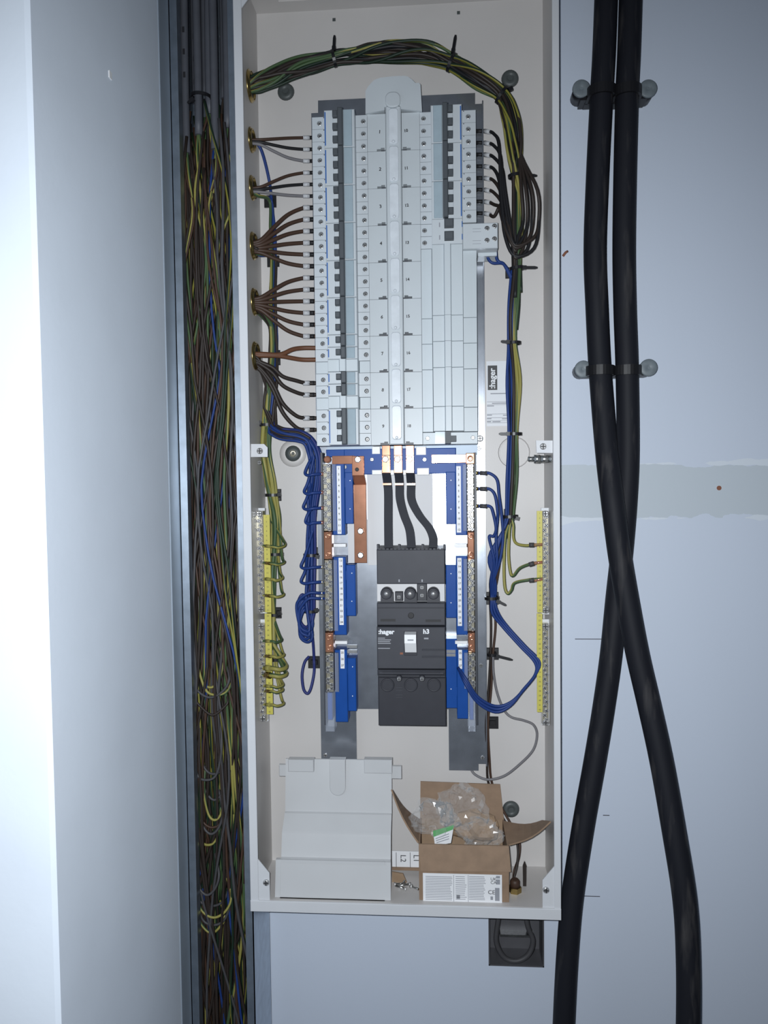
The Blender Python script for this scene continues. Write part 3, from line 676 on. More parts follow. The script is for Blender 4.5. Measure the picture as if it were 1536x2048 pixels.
#==NEUTRAL==
# ------------------------------------------------------------------ neutral bars
def screwbar(mb, x, z0, z1, h, r, n, rnd):
    for i in range(n):
        z = z0 + (z1 - z0) * (i + .5) / n; a = rnd.uniform(0, math.pi)
        c = Vector((x, -h, z)); mb.lathe(c, (0, -1, 0), [(0, r), (.0012, r), (.0019, r * .75)], 8)
NBH = .052
def neutral(side):
    s = 1 if side == 'trunking' else -1
    rnd = random.Random(3 if s > 0 else 9)
    def q(pl, pr): return pl if s > 0 else pr
    nb = thing('neutral_bar', (X(q(656, 941), NBH, 1190), 0, Z(1455, NBH)), 'brass neutral bar on blue carriers ' + ('beside the bunched blue wires' if s > 0 else 'beside the looped blue wires'), 'neutral bar', 'neutral bars')
    bxs = (645, 664) if s > 0 else (933, 949); xm = sum(bxs) / 2
    segs = [(928, 1062, 12, (668, 706, 945, 1048), (674, 682, 932, 1068)), (1120, 1262, 12, (670, 711, 1130, 1232), (677, 685.5, 1116, 1250)), (1306, 1384, 7, (672, 712, 1316, 1422), (680.5, 688.5, 1299, 1337))]
    if s < 0: segs = [(928, 1062, 12, (892, 931, 943, 1048), (913, 922, 932, 1065)), (1118, 1262, 12, (892, 931, 1130, 1236), (914.5, 923, 1116, 1252)), (1306, 1378, 7, (892, 931, 1278, 1417), (917, 924, 1300, 1338))]
    num = 1
    xw = X(bxs[0], NBH, 1000), X(bxs[1], NBH, 1000)
    dxs = (xw[0] + xw[1]) / 2; hw = (xw[1] - xw[0]) / 2
    for (y0, y1, n, wing, lab) in segs:
        za, zb = Z(y0, NBH, xm), Z(y1, NBH, xm)
        mb = MB(); mb.box(dxs - hw * .8, dxs + hw * .8, .030, NBH, zb, za, .0008); mb.build('brass_bar', M['brass_pale'], nb)
        for i in range(n):
            z = za + (zb - za) * (i + .5) / n
            for e in (-.42, .42):
                r = link('terminal_screw', SCREW, nb, (dxs + hw * e * (1 if i % 2 else -1) * .9, -NBH, z + (zb - za) / n * e * .45)); r.rotation_euler = (0, rnd.uniform(0, 3), 0)
        # carrier: long spine plus the stepped wing towards the switch
        inner = X(wing[1] if s > 0 else wing[0], .040, (wing[2] + wing[3]) / 2)
        spine = X(690 if s > 0 else 911, .040, 1000)
        c = MB(); e = dxs + s * hw * .9
        c.box(e, spine, PH, .042, Z(y1 + (8 if y0 < 1300 else 60), .042, xm), Z(y0 - 6, .042, xm), .001); c.box(spine - s * .0005, inner, PH, .038, Z(wing[3], .038, xm), Z(wing[2], .038, xm), .001)
        ca = c.build('blue_carrier', M['bar_blue'], nb)
        for f in (.2, .75):
            yy = wing[2] + (wing[3] - wing[2]) * f; xx_ = X((wing[0] * .45 + wing[1] * .55), .038, yy)
            MB().box(xx_ - .0012, xx_ + .0012, .038, .0392, Z(yy + 9, .038, xm), Z(yy - 9, .038, xm)).build('moulded_clip', M['bar_blue'], ca)
            MB().cyl((xx_ + s * .0085, -.038, Z(yy - 4, .038, xm)), (xx_ + s * .0085, -.0384, Z(yy - 4, .038, xm)), .0008, 8).build('locating_pip', M['white_plastic'], ca)
        ls = MB(); ls.box(X(lab[0], .043, 1000 if y0 < 1100 else lab[2]), X(lab[1], .043, 1000 if y0 < 1100 else lab[2]), .042, .0426, Z(lab[3], .043, xm), Z(lab[2], .043, xm)); lo = ls.build('number_strip', M['label_white'], nb)
        m = 12 if y1 - y0 > 100 else 3
        lx = (X(lab[0], .043, 1000 if y0 < 1100 else lab[2]) + X(lab[1], .043, 1000 if y0 < 1100 else lab[2])) / 2
        for i in range(m):
            zz = Z(lab[2] + (lab[3] - lab[2]) * (i + .5) / m, .043, xm)
            text(str(num), .0042, (lx, -.0429, zz), M['print_black'], lo, 0, 'number', bold=.0001); num += 1
        cl = MB().box(dxs + s * hw * .95, X(672 if s > 0 else 926, .048, 1000), .042, .046, Z(y1, .046, xm), Z(y0, .046, xm), .0008).build('clear_shroud', M['clear_plastic'], nb)
    # copper joints between the sections
    for (ya, yb) in ((1064, 1118), (1266, 1304)):
        MB().box(dxs - hw * .85, dxs + hw * .85, .030, NBH + .001, Z(yb, NBH, xm), Z(ya, NBH, xm), .0012).build('copper_joint', M['copper'], nb)
        for yy in (ya + 9, yb - 9): MB().lathe((dxs, -NBH - .001, Z(yy, NBH, xm)), (0, -1, 0), [(0, .0042), (.0015, .004), (.002, .0025), (.001, .002)], 14).build('joint_screw', M['copper'], nb)
        MB().box(dxs + s * hw, X(690 if s > 0 else 908, .044, 1000), .030, .043, Z((ya + yb) / 2 + 3, .043, xm), Z((ya + yb) / 2 - 3, .043, xm)).build('white_bridge', M['white_plastic'], nb)
    MB().box(dxs - hw, dxs + hw * .9, .030, NBH + .004, Z(1462, NBH, xm), Z(1384, NBH, xm), .001).build('clear_end_cap', M['clear_plastic'], nb)
    MB().box(dxs - hw * .6, dxs + hw * .4, .030, NBH, Z(1440, NBH, xm), Z(1386, NBH, xm), .001).build('end_block', M['bar_blue'], nb)
    MB().box(dxs - s * hw * 1.0, dxs - s * (hw * 1.0 + .003), PH, .046, Z(1450, .046, xm), Z(905, .046, xm)).build('side_wall', M['dark_plate'], nb)
    for yy in ((1290, 1300) if s > 0 else (1302, 1309)):
        MB().pbox(*( (694, yy, 714, yy + 6) if s > 0 else (893, yy - 2, 911, yy + 4)), .036, .040).build('metal_tab', M['steel'], nb)
    return nb
neutral('trunking'); neutral('switch')
# blue cross carrier and copper links
cc = thing('busbar_support', (X(790, .03, 930), 0, Z(948, .03)), 'blue plastic support moulding behind the three copper tails', 'busbar support')
mb = MB(); mb.pbox(688, 897, 912, 948, PH, .036, .001); mb.pbox(652, 899, 690, 914, PH, .034, .001); mb.build('blue_moulding', M['bar_blue'], cc)
for (a, b, c, d) in ((744, 893, 760, 908), (744, 940, 764, 949), (832, 893, 852, 910), (834, 936, 858, 950), (781, 940, 788, 950), (806, 940, 813, 950)): MB().pbox(a, b, c, d, .036, .0385, .0005).build('white_pad', M['white_plastic'], cc)
for (x, y) in ((744, 919), (849, 919), (690, 934)): link('screw', SCREW, cc, P(x, y, .0365))
nl = thing('neutral_link', (X(716, .05, 1000), 0, Z(1126, .03)), 'bent copper neutral link dropping beside the grey insulating panel', 'copper link')
MB().pbox(664, 911.5, 708, 928, .0545, .0575, .0006).build('upper_bar', M['copper'], nl)
MB().pbox(704, 912, 728, 951, .0575, .0605, .0006).build('corner_plate', M['copper'], nl)
mb = MB(); xa, xb = X(706, .05, 960), X(730, .05, 960); mb.loft([[(x, -.0590, Z(950, .06, 716)), (x, -.0605, Z(951, .06, 716)), (x, -.0300, Z(969, .03, 720)), (x, -.0270, Z(969, .03, 720))] for x in (xa, xb)]); mb.build('sloped_step', M['copper'], nl)
MB().pbox(708, 969, 733, 1126, .027, .031, .0006).build('lower_bar', M['copper'], nl)
link('bolt', HEX, nl, P(716, 919, .0605)); MB().lathe(P(714, 939, .0605), (0, -1, 0), [(0, .003), (.0005, .003), (.0005, .002)], 10).build('bolt_hole', M['hole_dark'], nl)
for y in (1062, 1110): link('bolt', HEX, nl, P(721.5, y, .031))
nr = thing('neutral_link', (X(905, .05, 918), 0, Z(927, .05)), 'straight copper link bar lying across the blue busbar support', 'copper link')
MB().pbox(863, 909, 934, 926, .0545, .0575, .0006).build('bar', M['copper'], nr)
MB().pbox(932, 906, 949, 928, .052, .0585, .001).build('end_block', M['copper'], nr)
MB().lathe(P(940.5, 917, .0585), (0, -1, 0), [(0, .0044), (.0016, .004), (.002, .0026), (.001, .002)], 14).build('joint_screw', M['copper'], nr)
MB().lathe(P(655, 919, .053), (0, -1, 0), [(0, .0055), (.003, .0052), (.004, .003)], 14).build('joint_screw', M['copper'], nl)

# ------------------------------------------------------------------ earth bars
EH = .060
def earthbar(s, ya, yb, n, labs, label):
    xb = (514, 528) if s > 0 else (1085, 1097); xl = (528, 541) if s > 0 else (1074, 1085)
    yr = 1230
    # vertical in world: x measured at its own row
    ref = 1130 if ya < 1200 else 1350
    off = (0 if ya < 1200 else 3.5) if s > 0 else 0
    x0, x1 = X(xb[0] + off, EH, ref), X(xb[1] + off, EH, ref); l0, l1 = X(xl[0] + off, EH - .004, ref), X(xl[1] + off, EH - .004, ref); xm = sum(xb) / 2
    eb = thing('earth_bar', ((x0 + x1) / 2, 0, Z(yb, EH, xm)), label, 'earth bar', 'earth bars'); rnd = random.Random(ya + s)
    za, zb = Z(ya, EH, xm), Z(yb, EH, xm)
    MB().box(x0, x1, EH - .012, EH, zb, za, .0008).build('brass_bar', M['brass_pale'], eb)
    k = 2 * n
    for i in range(n):
        z = za + (zb - za) * (i + 1.2) / (n + 1.4)  # zigzag row
        r = link('terminal_screw', SCREW, eb, ((x0 + x1) / 2 + (-.0012 if i % 2 else .0012), -EH, z)); r.rotation_euler = (0, rnd.uniform(0, 3), 0)
    for z in (za - .004, zb + .004): link('fixing_screw', SCREW_BIG, eb, ((x0 + x1) / 2, -EH, z))
    y0, y1 = labs
    lo = MB().box(l0, l1, EH - .006, EH - .004, Z(y1, EH, xm), Z(y0, EH, xm)).build('yellow_number_strip', M['yellow_label'], eb)
    for i in range(n):
        zz = Z(y0 + (y1 - y0) * (i + .5) / n, EH, xm)
        text(str(i + 1 + (0 if ya < 1200 else n)), .0032, ((l0 + l1) / 2, -EH + .0036, zz), M['print_black'], lo, 0, 'number')
    wl = xi0 if s > 0 else xi1
    MB().box(wl, x1 if s > 0 else x0, EH - .016, EH - .012, zb - .004, za + .004).build('carrier', M['rim_coat'], eb)
    return eb
earthbar(1, 1022, 1224, 21, (1030, 1226), 'upper brass earth bar by the yellow-green bundle next to the trunking')
earthbar(1, 1247, 1442, 21, (1228, 1430), 'lower brass earth bar by the yellow-green bundle next to the trunking')
earthbar(-1, 1022, 1226, 21, (1022, 1226), 'upper brass earth bar taking three looped yellow-green wires')
earthbar(-1, 1247, 1450, 21, (1228, 1426), 'lower brass earth bar, empty, below the three-wire earth bar')
#==WIRES==
# ------------------------------------------------------------------ wires
rng = random.Random(11)
def wire(name, pts, r, m, label, cat='wire', group=None, n=8, res=7, raw=False):
    pts = pts if raw else spline(pts, res)
    mb = MB(); mb.tube(pts, r, n); o = mb.build(name, m, None, loc=pts[0])
    return tag(o, label, cat, group)
def ferrule(o, a, b, r, m, name='marker_sleeve'):
    return MB().cyl(a, b, r, 10).build(name, m, o)
# fan of line wires from the bushes into the trunking-side breakers
WH = .018
ends = {k: (957 - (957 - (246.2 + 24.37 * k)) * .959) for k in range(27)}
cols = ['brown', 'black', 'grey', 'brown', 'black', 'grey'] + ['brown'] * 12
words = {'brown': 'brown', 'black': 'black', 'grey': 'grey'}
gl_y = {0: 283, 3: 380, 6: 495, 12: 607, 18: 710}
names = ['first', 'second', 'third', 'fourth', 'fifth', 'sixth']
for k in list(range(20)) + [21, 22, 24, 25]:
    base = max(b for b in (0, 3, 6, 12, 18) if b <= k); gy = gl_y[base]; cnt = {0: 3, 3: 3, 6: 6, 12: 6, 18: 6}[base]
    ye = ends[k]; i = k - base
    thick = k in (18, 19); late = k >= 21
    c = 'chestnut' if thick else ('dark' if late else (cols[k] if k < 6 else 'brown'))
    r = .0034 if thick else (.0030 if k >= 6 else .0023)
    y1 = gy + (i - (cnt - 1) / 2) * 3.2
    if late:
        y1 = gy + 8 + (k - 21) * 4
        pts = [P(500, y1 - 4, GH), P(520, y1 + 6, .05), P(545, y1 + (ye - y1) * .35, .045), P(565, y1 + (ye - y1) * .72, .038), P(592, ye - 5, .028), P(612, ye, .02), P(634, ye, WH)]
    elif thick:
        pts = [P(500, gy - 3 + i * 4, GH), P(525, gy - 2 + i * 3, .05), P(560, gy - 1 + i * 3, .04), P(585, ye + (3 if i == 0 else -3), .03), P(606, ye, .022), P(636, ye, WH)]
    else:
        f = .45
        pts = [P(500, y1, GH), P(522, y1 + (ye - y1) * .10, .05), P(548, y1 + (ye - y1) * .46, .042), P(575, y1 + (ye - y1) * .80, .032), P(603, ye - (ye - gy) * .02, .022), P(618, ye, WH), P(636, ye, WH)]
    if thick: lab = ('upper' if i == 0 else 'lower') + ' thick chestnut brown wire running into a single-pole breaker'
    elif k < 6: lab = '%s wire from the %s brass bush to the %s breaker' % (c, 'second' if k < 3 else 'third', 'topmost' if k < 3 else 'second')
    elif late: lab = 'dark wire drooping from the lowest bush, %s below the thick chestnut wires' % names[(21, 22, 24, 25).index(k)]
    else: lab = '%s from top of six brown wires fanning from the %s brass bush' % (names[i], 'fourth' if k < 12 else 'fifth')
    o = wire('line_wire', pts, r, M['wire_' + c], lab, group='line wires on the trunking side')
    if not thick:
        a, b = P(607, ye, .0200), P(618, ye, WH + .0005)
        ferrule(o, P(606, ye + (0 if not late else 0), .0205), P(619, ye, WH), r * 1.3, M['sleeve_white'])
        ferrule(o, P(619, ye, WH), P(629, ye, WH), r * 1.15, M['wire_black'], 'ferrule')

# generic bundle
def bundle_pts(path, off, ph, rot, N, wob=.25, seed=0):
    """path: (px, py, h, radius_px) control points; off: 0..1 radial, ph: angle"""
    C = spline([P(a, b, h) for a, b, h, r in path], N); Rr = []
    q = [p[3] for p in path]
    for i in range(len(path) - 1):
        for k in range(N): t = k / N; t = t * t * (3 - 2 * t); Rr.append(q[i] * (1 - t) + q[i + 1] * t)
    Rr.append(q[-1]); out = []
    for i, c in enumerate(C):
        t = (C[min(i + 1, len(C) - 1)] - C[max(i - 1, 0)]).normalized(); s = Vector((0, -1, 0)); a = t.cross(s).normalized(); b = a.cross(t)
        L = i / N; an = ph + rot * L + wob * 2 * noise.noise((seed * 3.1, L * .55, 0)); rr = off * Rr[i] / FPX * (D - .05) * (1 + wob * noise.noise((seed * 1.7, L * .6, 5)))
        out.append(c + a * math.cos(an) * rr + b * math.sin(an) * rr * .75)
    return out
TOPP = [(494, 174, GH, 13), (518, 166, .050, 17), (560, 152, .045, 19), (610, 134, .040, 19), (668, 117, .035, 14), (705, 112, .036, 14), (745, 107, .040, 18), (795, 101, .042, 21), (850, 103, .042, 22), (903, 125, .036, 16), (955, 154, .042, 19), (1003, 189, .036, 15), (1020, 235, .042, 17), (1027, 290, .042, 16), (1030, 352, .036, 12)]
RLOW = [(1034, 352, .036, 10), (1035, 420, .036, 12), (1034, 480, .036, 12), (1033, 537, .032, 10), (1030, 610, .036, 13), (1027, 685, .032, 10), (1032, 770, .036, 17), (1029, 868, .032, 11), (1027, 950, .036, 13), (1022, 1032, .032, 10)]
rb = random.Random(21)
# eight black wires: over the top, down, loop back up into the breakers
RB = [232.5 + 24.5 * k for k in range(8)]
for k in range(8):
    ye = 957 - (957 - RB[k]) * .959
    up = bundle_pts(TOPP[:-2], .35 + .6 * rb.random(), rb.uniform(0, 6.28), rb.uniform(-.3, .5), 6, .3, k)
    xo = 1046 + (k % 4) * 10 + rb.uniform(-2, 2); yb = 505 + rb.uniform(-28, 14)
    dn = [P(1036 + (k % 4) * 2, 310, .045), P(xo - 3, 380, .050 + k * .002), P(xo, 440, .052), P(xo - 10, yb - 12, .055), P(1030, yb + 4, .058), P(1010 + (k % 3) * 7, yb - 36, .056), P(1002 + (k % 3) * 4, min(max(ye + 70, 380), yb - 62), .050), P(998 + (k % 3) * 3, min(ye + 28, yb - 78), .042), P(988, ye + 6, .032), P(975, ye, .022), P(958, ye, WH), P(945, ye, WH)]
    pts = up[:-4] + spline([up[-4]] + dn, 5)[1:]
    o = wire('line_wire', pts, .0024, M['wire_black' if k < 4 else 'wire_dark'], '%s from top of the black wires entering the breakers from the big loop' % (names + ['seventh', 'eighth'])[k], group='black line wires', raw=True)
    ferrule(o, P(969, ye, .0195), P(980, ye + 2, .026), .0032, M['sleeve_white']); ferrule(o, P(950, ye, WH), P(969, ye, .0195), .0028, M['wire_black'], 'ferrule')
# dark wires that only fill out the bundle and end in the lower run
for k in range(10):
    up = bundle_pts(TOPP, .2 + .75 * rb.random(), rb.uniform(0, 6.28), rb.uniform(-.5, .5), 6, .35, 20 + k)
    lo = bundle_pts(RLOW, .3 + .6 * rb.random(), rb.uniform(-1, 1), rb.uniform(-.2, .2), 6, .3, 20 + k)
    end = [P(1016, 1060, .034), P(995 + k * 1.2, 1110, .03), P(982 + k * 1.5, 1160, .022), P(983 + k, 1193, .014)]
    if k < 3: pts = up[:-3] + lo[3:] + spline([lo[-1]] + end, 5)[1:]
    else: pts = up[:-3] + lo[3:int(len(lo) * (.35 + .1 * (k % 3)))]
    wire('control_wire', pts, .0027, M['wire_dark' if k % 3 == 0 else 'wire_black'], 'dark wire running within the bundle arching over the breakers', group='dark wires in the overhead bundle', raw=True)
# earths over the top
for k in range(9):
    up = bundle_pts(TOPP, .75 + .25 * rb.random(), k * .7 + rb.uniform(-.2, .2), rb.uniform(.2, .55), 6, .3, 40 + k)
    lo = bundle_pts(RLOW, .5 + .5 * rb.random(), 1.7 + k * .38, rb.uniform(-.08, .08), 6, .3, 40 + k)
    if k == 0: end = [P(1027, 1050, .036), P(1027, 1075, .040), P(1033, 1087, .045), P(1050, 1091, .052), P(1068, 1090, .056), P(1088, 1089, .056)]
    elif k == 1: end = [P(1019, 1062, .036), P(1017, 1110, .038), P(1021, 1146, .042), P(1027, 1151, .045), P(1040, 1136, .048), P(1064, 1127, .054), P(1088, 1124, .056)]
    elif k == 2: end = [P(1012, 1068, .036), P(1008, 1120, .038), P(1009, 1170, .042), P(1015, 1187, .044), P(1023, 1180, .046), P(1029, 1166, .05), P(1055, 1160, .055), P(1088, 1157, .056)]
    else: end = None
    lab = 'yellow-green earth wire in the bundle arching over the breakers'
    if end:
        pts = up[:-3] + lo[3:] + spline([lo[-1]] + end, 5)[1:]; lab = ('upper', 'middle', 'lower')[k] + ' of three yellow-green wires ending at the far earth bar'
    else: pts = up[:-3] + lo[3:int(len(lo) * (.3 + .12 * (k % 3)))]
    o = wire('earth_wire', pts, .0022, M['wire_earth' if (end) else 'wire_earth_dark'], lab, group='overhead earth wires', raw=True)
    if end:
        y = (1090, 1126.5, 1161)[k]; ferrule(o, P(1058, y + (0, 3, 0)[k], .0545), P(1068, y + (0, 0, -1)[k], .0555), .0034, M['wire_midgrey']); ferrule(o, P(1068, y, .056), P(1088, (1089, 1124, 1157)[k], .056), .0024, M['copper'], 'ferrule')
# blue wires of the far run
for k in range(5):
    lo = bundle_pts(RLOW[3:], .6 + .4 * rb.random(), -.9 + k * .45, rb.uniform(-.06, .06), 6, .3, 60 + k)
    if k < 2:
        st_ = [P(974 + k * 17, 500 - k * 10, .045), P(976 + k * 17, 516, .045), P(985 + k * 14, 526 - k * 2, .045), P(1008, 529, .042)]
        pts = spline(st_ + [lo[2]], 5)[:-1] + lo[2:]
    else: pts = lo
    tail = [P(1006, 1062, .036), P(990 - k * 3, 1115, .034), P(982 + k * 2, 1160, .028), P(983 + k * 2, 1193, .02)]
    if k < 3: tail += [P(984 + k * 6, 1225, .028), P(1004 + k * 5, 1252, .04), P(1040 + k * 5, 1292, .05), P(1070 + k * 4, 1325 - k * 2, .055), P(1070 + k * 2, 1350 - k * 3, .055), P(1046 + k * 3, 1380 - k * 3, .052), P(1020 + k, 1412 - k * 4, .05), P(990, 1424 - k * 6, .05), P(955, 1405 - k * 6, .055), P(932, 1370 - k * 6, .058), P(916, 1335, .045)]
    pts = pts + spline([pts[-1]] + tail, 5)[1:]
    wire('neutral_wire', pts, .0022, M['wire_blue'], ('blue wire dropping from the residual current device pod into the side bundle' if k < 2 else 'blue wire bundled beside the maker sticker with the earth wires'), group='blue wires in the side bundle', raw=True)
for k, y in enumerate((946, 977.5, 1012)):
    pts = [P(949, y, .042), P(965, y, .044), P(980, y + 1, .046), P(994 - k * 4, y + 14, .046), P(998 - k * 3, y + 45, .045), P(1003 - k * 8, max(1030, y + 60), .042), P(1006 - k * 14, 1075, .04), P(1000 - k * 6, 1120, .038), P(986, 1165, .028), P(984 + k * 3, 1194, .02), P(985 + k * 4, 1222, .022)]
    o = wire('neutral_wire', pts, .0022, M['wire_blue'], '%s of three blue wires leaving the neutral bar beside the bright strip' % ('upper', 'middle', 'lower')[k], group='blue wires from the far neutral bar')
    ferrule(o, P(960, y, .0435), P(974, y + .5, .045), .0032, M['wire_midgrey']); ferrule(o, P(949, y, .042), P(957, y, .043), .0028, M['brass'], 'ferrule')
# brown pair and the grey wire down to the tray
wire('control_wire', [P(996, 1108, .03), P(984, 1160, .02), P(980, 1193, .012), P(982, 1250, .012), P(981, 1308, .012), P(977, 1380, .01), P(972, 1450, .012), P(974, 1520, .008), P(976, 1562, .006), P(990, 1600, .006), P(1008, 1640, .01), P(1028, 1665, .02), P(1036, 1700, .03), P(1033, 1735, .04), P(1024, 1770, .05), P(1020, 1800, .06)], .0019, M['wire_dark'], 'thin dark brown wire dropping past the cardboard box', group='control wires')
wire('control_wire', [P(1002, 1108, .03), P(994, 1160, .02), P(988, 1193, .012), P(991, 1250, .012), P(986, 1308, .012), P(982, 1380, .01), P(976, 1450, .012), P(979, 1520, .008), P(983, 1562, .006), P(998, 1605, .006), P(1020, 1645, .012), P(1038, 1680, .022), P(1038, 1712, .03), P(1028, 1745, .04), P(1028, 1775, .05), P(1028, 1800, .06)], .0019, M['wire_brown'], 'thin brown wire dropping behind the cardboard box', group='control wires')
wire('control_wire', [P(986, 1308, .014), P(987, 1345, .014), P(994, 1385, .014), P(1007, 1418, .016), P(1022, 1434, .018), P(1048, 1441, .02), P(1067, 1450, .02), P(1074, 1470, .02), P(1066, 1500, .02), P(1040, 1528, .018), P(1008, 1552, .016), P(975, 1559, .014), P(950, 1549, .010), P(940, 1535, .006)], .0019, M['wire_grey'], 'thin grey wire curling out over the empty back panel', group='control wires')

# trunking-side bundle of earths and neutrals behind the fans
LB = [(536, 360, .020, 4), (541, 402, .018, 5), (544, 460, .018, 8), (546, 515, .016, 7), (545, 590, .020, 9), (546, 650, .020, 10), (548, 712, .020, 11), (542, 780, .028, 14), (535, 852, .024, 13)]
LG = [(535, 852, .024, 12), (533, 900, .026, 14), (540, 950, .026, 14), (546, 990, .022, 12), (553, 1040, .026, 15), (551, 1110, .024, 13), (550, 1170, .026, 14), (549, 1228, .022, 11), (551, 1290, .026, 14), (551, 1330, .026, 13), (551, 1400, .026, 8)]
LN = [(535, 852, .030, 12), (562, 866, .034, 14), (595, 872, .036, 13), (618, 884, .036, 12), (631, 915, .036, 14), (630, 960, .034, 14), (624, 1010, .030, 13), (622, 1060, .028, 12), (622, 1112, .024, 12), (622, 1160, .026, 13), (622, 1225, .024, 12)]
earth_ends = [1092, 1126, 1158, 1191, 1282, 1312, 1336, 1350, 1372, 1382, 1409]
rb = random.Random(8)
gst = [376, 376, 492, 492, 492, 604, 604, 604, 712, 712, 712, 712, 712, 712]
for k, ye in enumerate(earth_ends):
    g0 = gst[k]; j = [i for i, p in enumerate(LB) if p[1] > g0 + 20][0]
    lb = bundle_pts([(498, g0, GH, 3), (516, g0 + 14, .045, 5)] + LB[j:], .3 + .65 * rb.random(), rb.uniform(-1, 1), rb.uniform(-.1, .1), 6, .25, 80 + k)
    jj = max(2, [i for i, p in enumerate(LG) if p[1] < ye - 25][-1])
    lg = bundle_pts(LG[:jj + 1], .3 + .65 * rb.random(), rb.uniform(0, 6.28), rb.uniform(-.2, .2), 6, .25, 80 + k)
    big = k in (6, 7); r = .0042 if big else .0022
    x = 572 if big else 562 + rb.uniform(0, 8)
    end = [P(x - 5, ye - 14, .040), P(x, ye - 2, .055), P(x - 12, ye + 3, .068), P(546, ye + 1, .070), P(533, ye, .062), P(526, ye, .058)]
    pts = lb[:-2] + lg[2:] + spline([lg[-1]] + end, 5)[1:]
    rr = r
    o = wire('earth_wire', pts, rr if not big else .0034, M['wire_earth'], ('thick' if big else 'thin') + ' yellow-green earth wire bundled beside the trunking-side earth bars', group='earth wires on the trunking side', raw=True)
    ferrule(o, P(541, ye + 1, .0685), P(532, ye, .062), r * 1.15, M['brass'] if k % 2 else M['wire_earth'], 'ferrule')
# neutrals
nends = [948, 985, 1016, 1045, 1134, 1164, 1186, 1197]
for k, ye in enumerate(nends):
    g0 = (280, 376, 492, 604, 604, 712, 712, 712)[k]; j = [i for i, p in enumerate(LB) if p[1] > g0 + 20][0]
    lb = bundle_pts([(498, g0, GH, 3), (518, g0 + 16, .045, 5)] + LB[j:], .5 + .45 * rb.random(), rb.uniform(-2.4, -.8), 0, 6, .25, 100 + k)
    jj = max(4, [i for i, p in enumerate(LN) if p[1] < ye - 30][-1])
    ln = bundle_pts(LN[:jj + 1], .35 + .6 * rb.random(), rb.uniform(0, 6.28), rb.uniform(-.2, .2), 6, .25, 100 + k)
    if k < 6:
        x = 608 + rb.uniform(-2, 3) if k < 4 else 602
        end = [P(x + 8, ye - 22, .046), P(x, ye - 2, .05), P(x + 8, ye + 3, .054), P(625, ye + 1, .056), P(642, ye, .050), P(650, ye, .044)]
    else:
        y2 = 1262 + (k - 6) * 8
        end = [P(612, 1195, .04), P(619, y2 - 6, .045), P(612, y2, .048), P(600, y2 - 10, .05), P(593 + (k - 6) * 5, y2 - 45, .052), P(598 + (k - 6) * 6, ye + 14, .054), P(618, ye, .056), P(638, ye, .052), P(652, ye, .044)]
    pts = lb[:-2] + ln[2:] + spline([ln[-1]] + end, 5)[1:]
    o = wire('neutral_wire', pts, .0023, M['wire_blue'], 'blue neutral wire in the bundle bending under the lowest breaker', group='blue wires in the bent bundle', raw=True)
    ferrule(o, P(641, ye, .0505), P(650, ye, .044), .0027, M['brass_pale'] if k > 3 else M['copper'], 'ferrule')
for k in range(6):
    ln = bundle_pts(LN, .4 + .6 * rb.random(), k * 1.05, rb.uniform(-.15, .15), 6, .25, 120 + k)
    lb = bundle_pts([(498, 712, GH, 3), (518, 730, .045, 5)] + LB[7:], .6 + .4 * rb.random(), rb.uniform(-2, -.5), 0, 6, .25, 120 + k)
    y2 = 1240 + k * 6
    pts = lb[:-2] + ln[2:] + spline([ln[-1], P(621 + k % 3 * 2, y2, .028), P(613 + k % 2 * 3, y2 + 14, .034), P(601, y2 + 4, .038), P(595 + k, y2 - 28, .04), P(603 + k, y2 - 50, .04), P(614, y2 - 46, .034)], 5)[1:]
    wire('neutral_wire', pts, .0023, M['wire_blue' if k % 3 else 'wire_purple'], 'blue neutral wire in the bent bundle ending in a spare coil', group='spare coiled blue wires', raw=True)
for k in range(5):
    g0 = (492, 604, 604, 712, 712)[k]; j = [i for i, p in enumerate(LB) if p[1] > g0 + 20][0]
    lb = bundle_pts([(498, g0, GH, 3), (516, g0 + 12, .05, 6)] + LB[j:], .8, (2.6, -.3, .2, 2.9, .6)[k], 0, 6, .25, 140 + k)
    wire('control_wire', lb[:-3] + bundle_pts(LN[:4], .7, k, .2, 6, .2, 140 + k)[3:], .0022, M['wire_dark'], 'dark wire tucked behind the fanned brown wires near the side panel', group='dark wires behind the fans', raw=True)
wire('control_wire', [P(622, 1250, .03), P(626, 1285, .02), P(628, 1320, .012), P(628, 1345, .02), P(622, 1375, .026), P(615, 1387, .028), P(607, 1378, .028), P(604, 1350, .026), P(609, 1325, .02), P(618, 1313, .014)], .0022, M['wire_purple'], 'single dark blue wire looped through a black tie base', group='control wires')

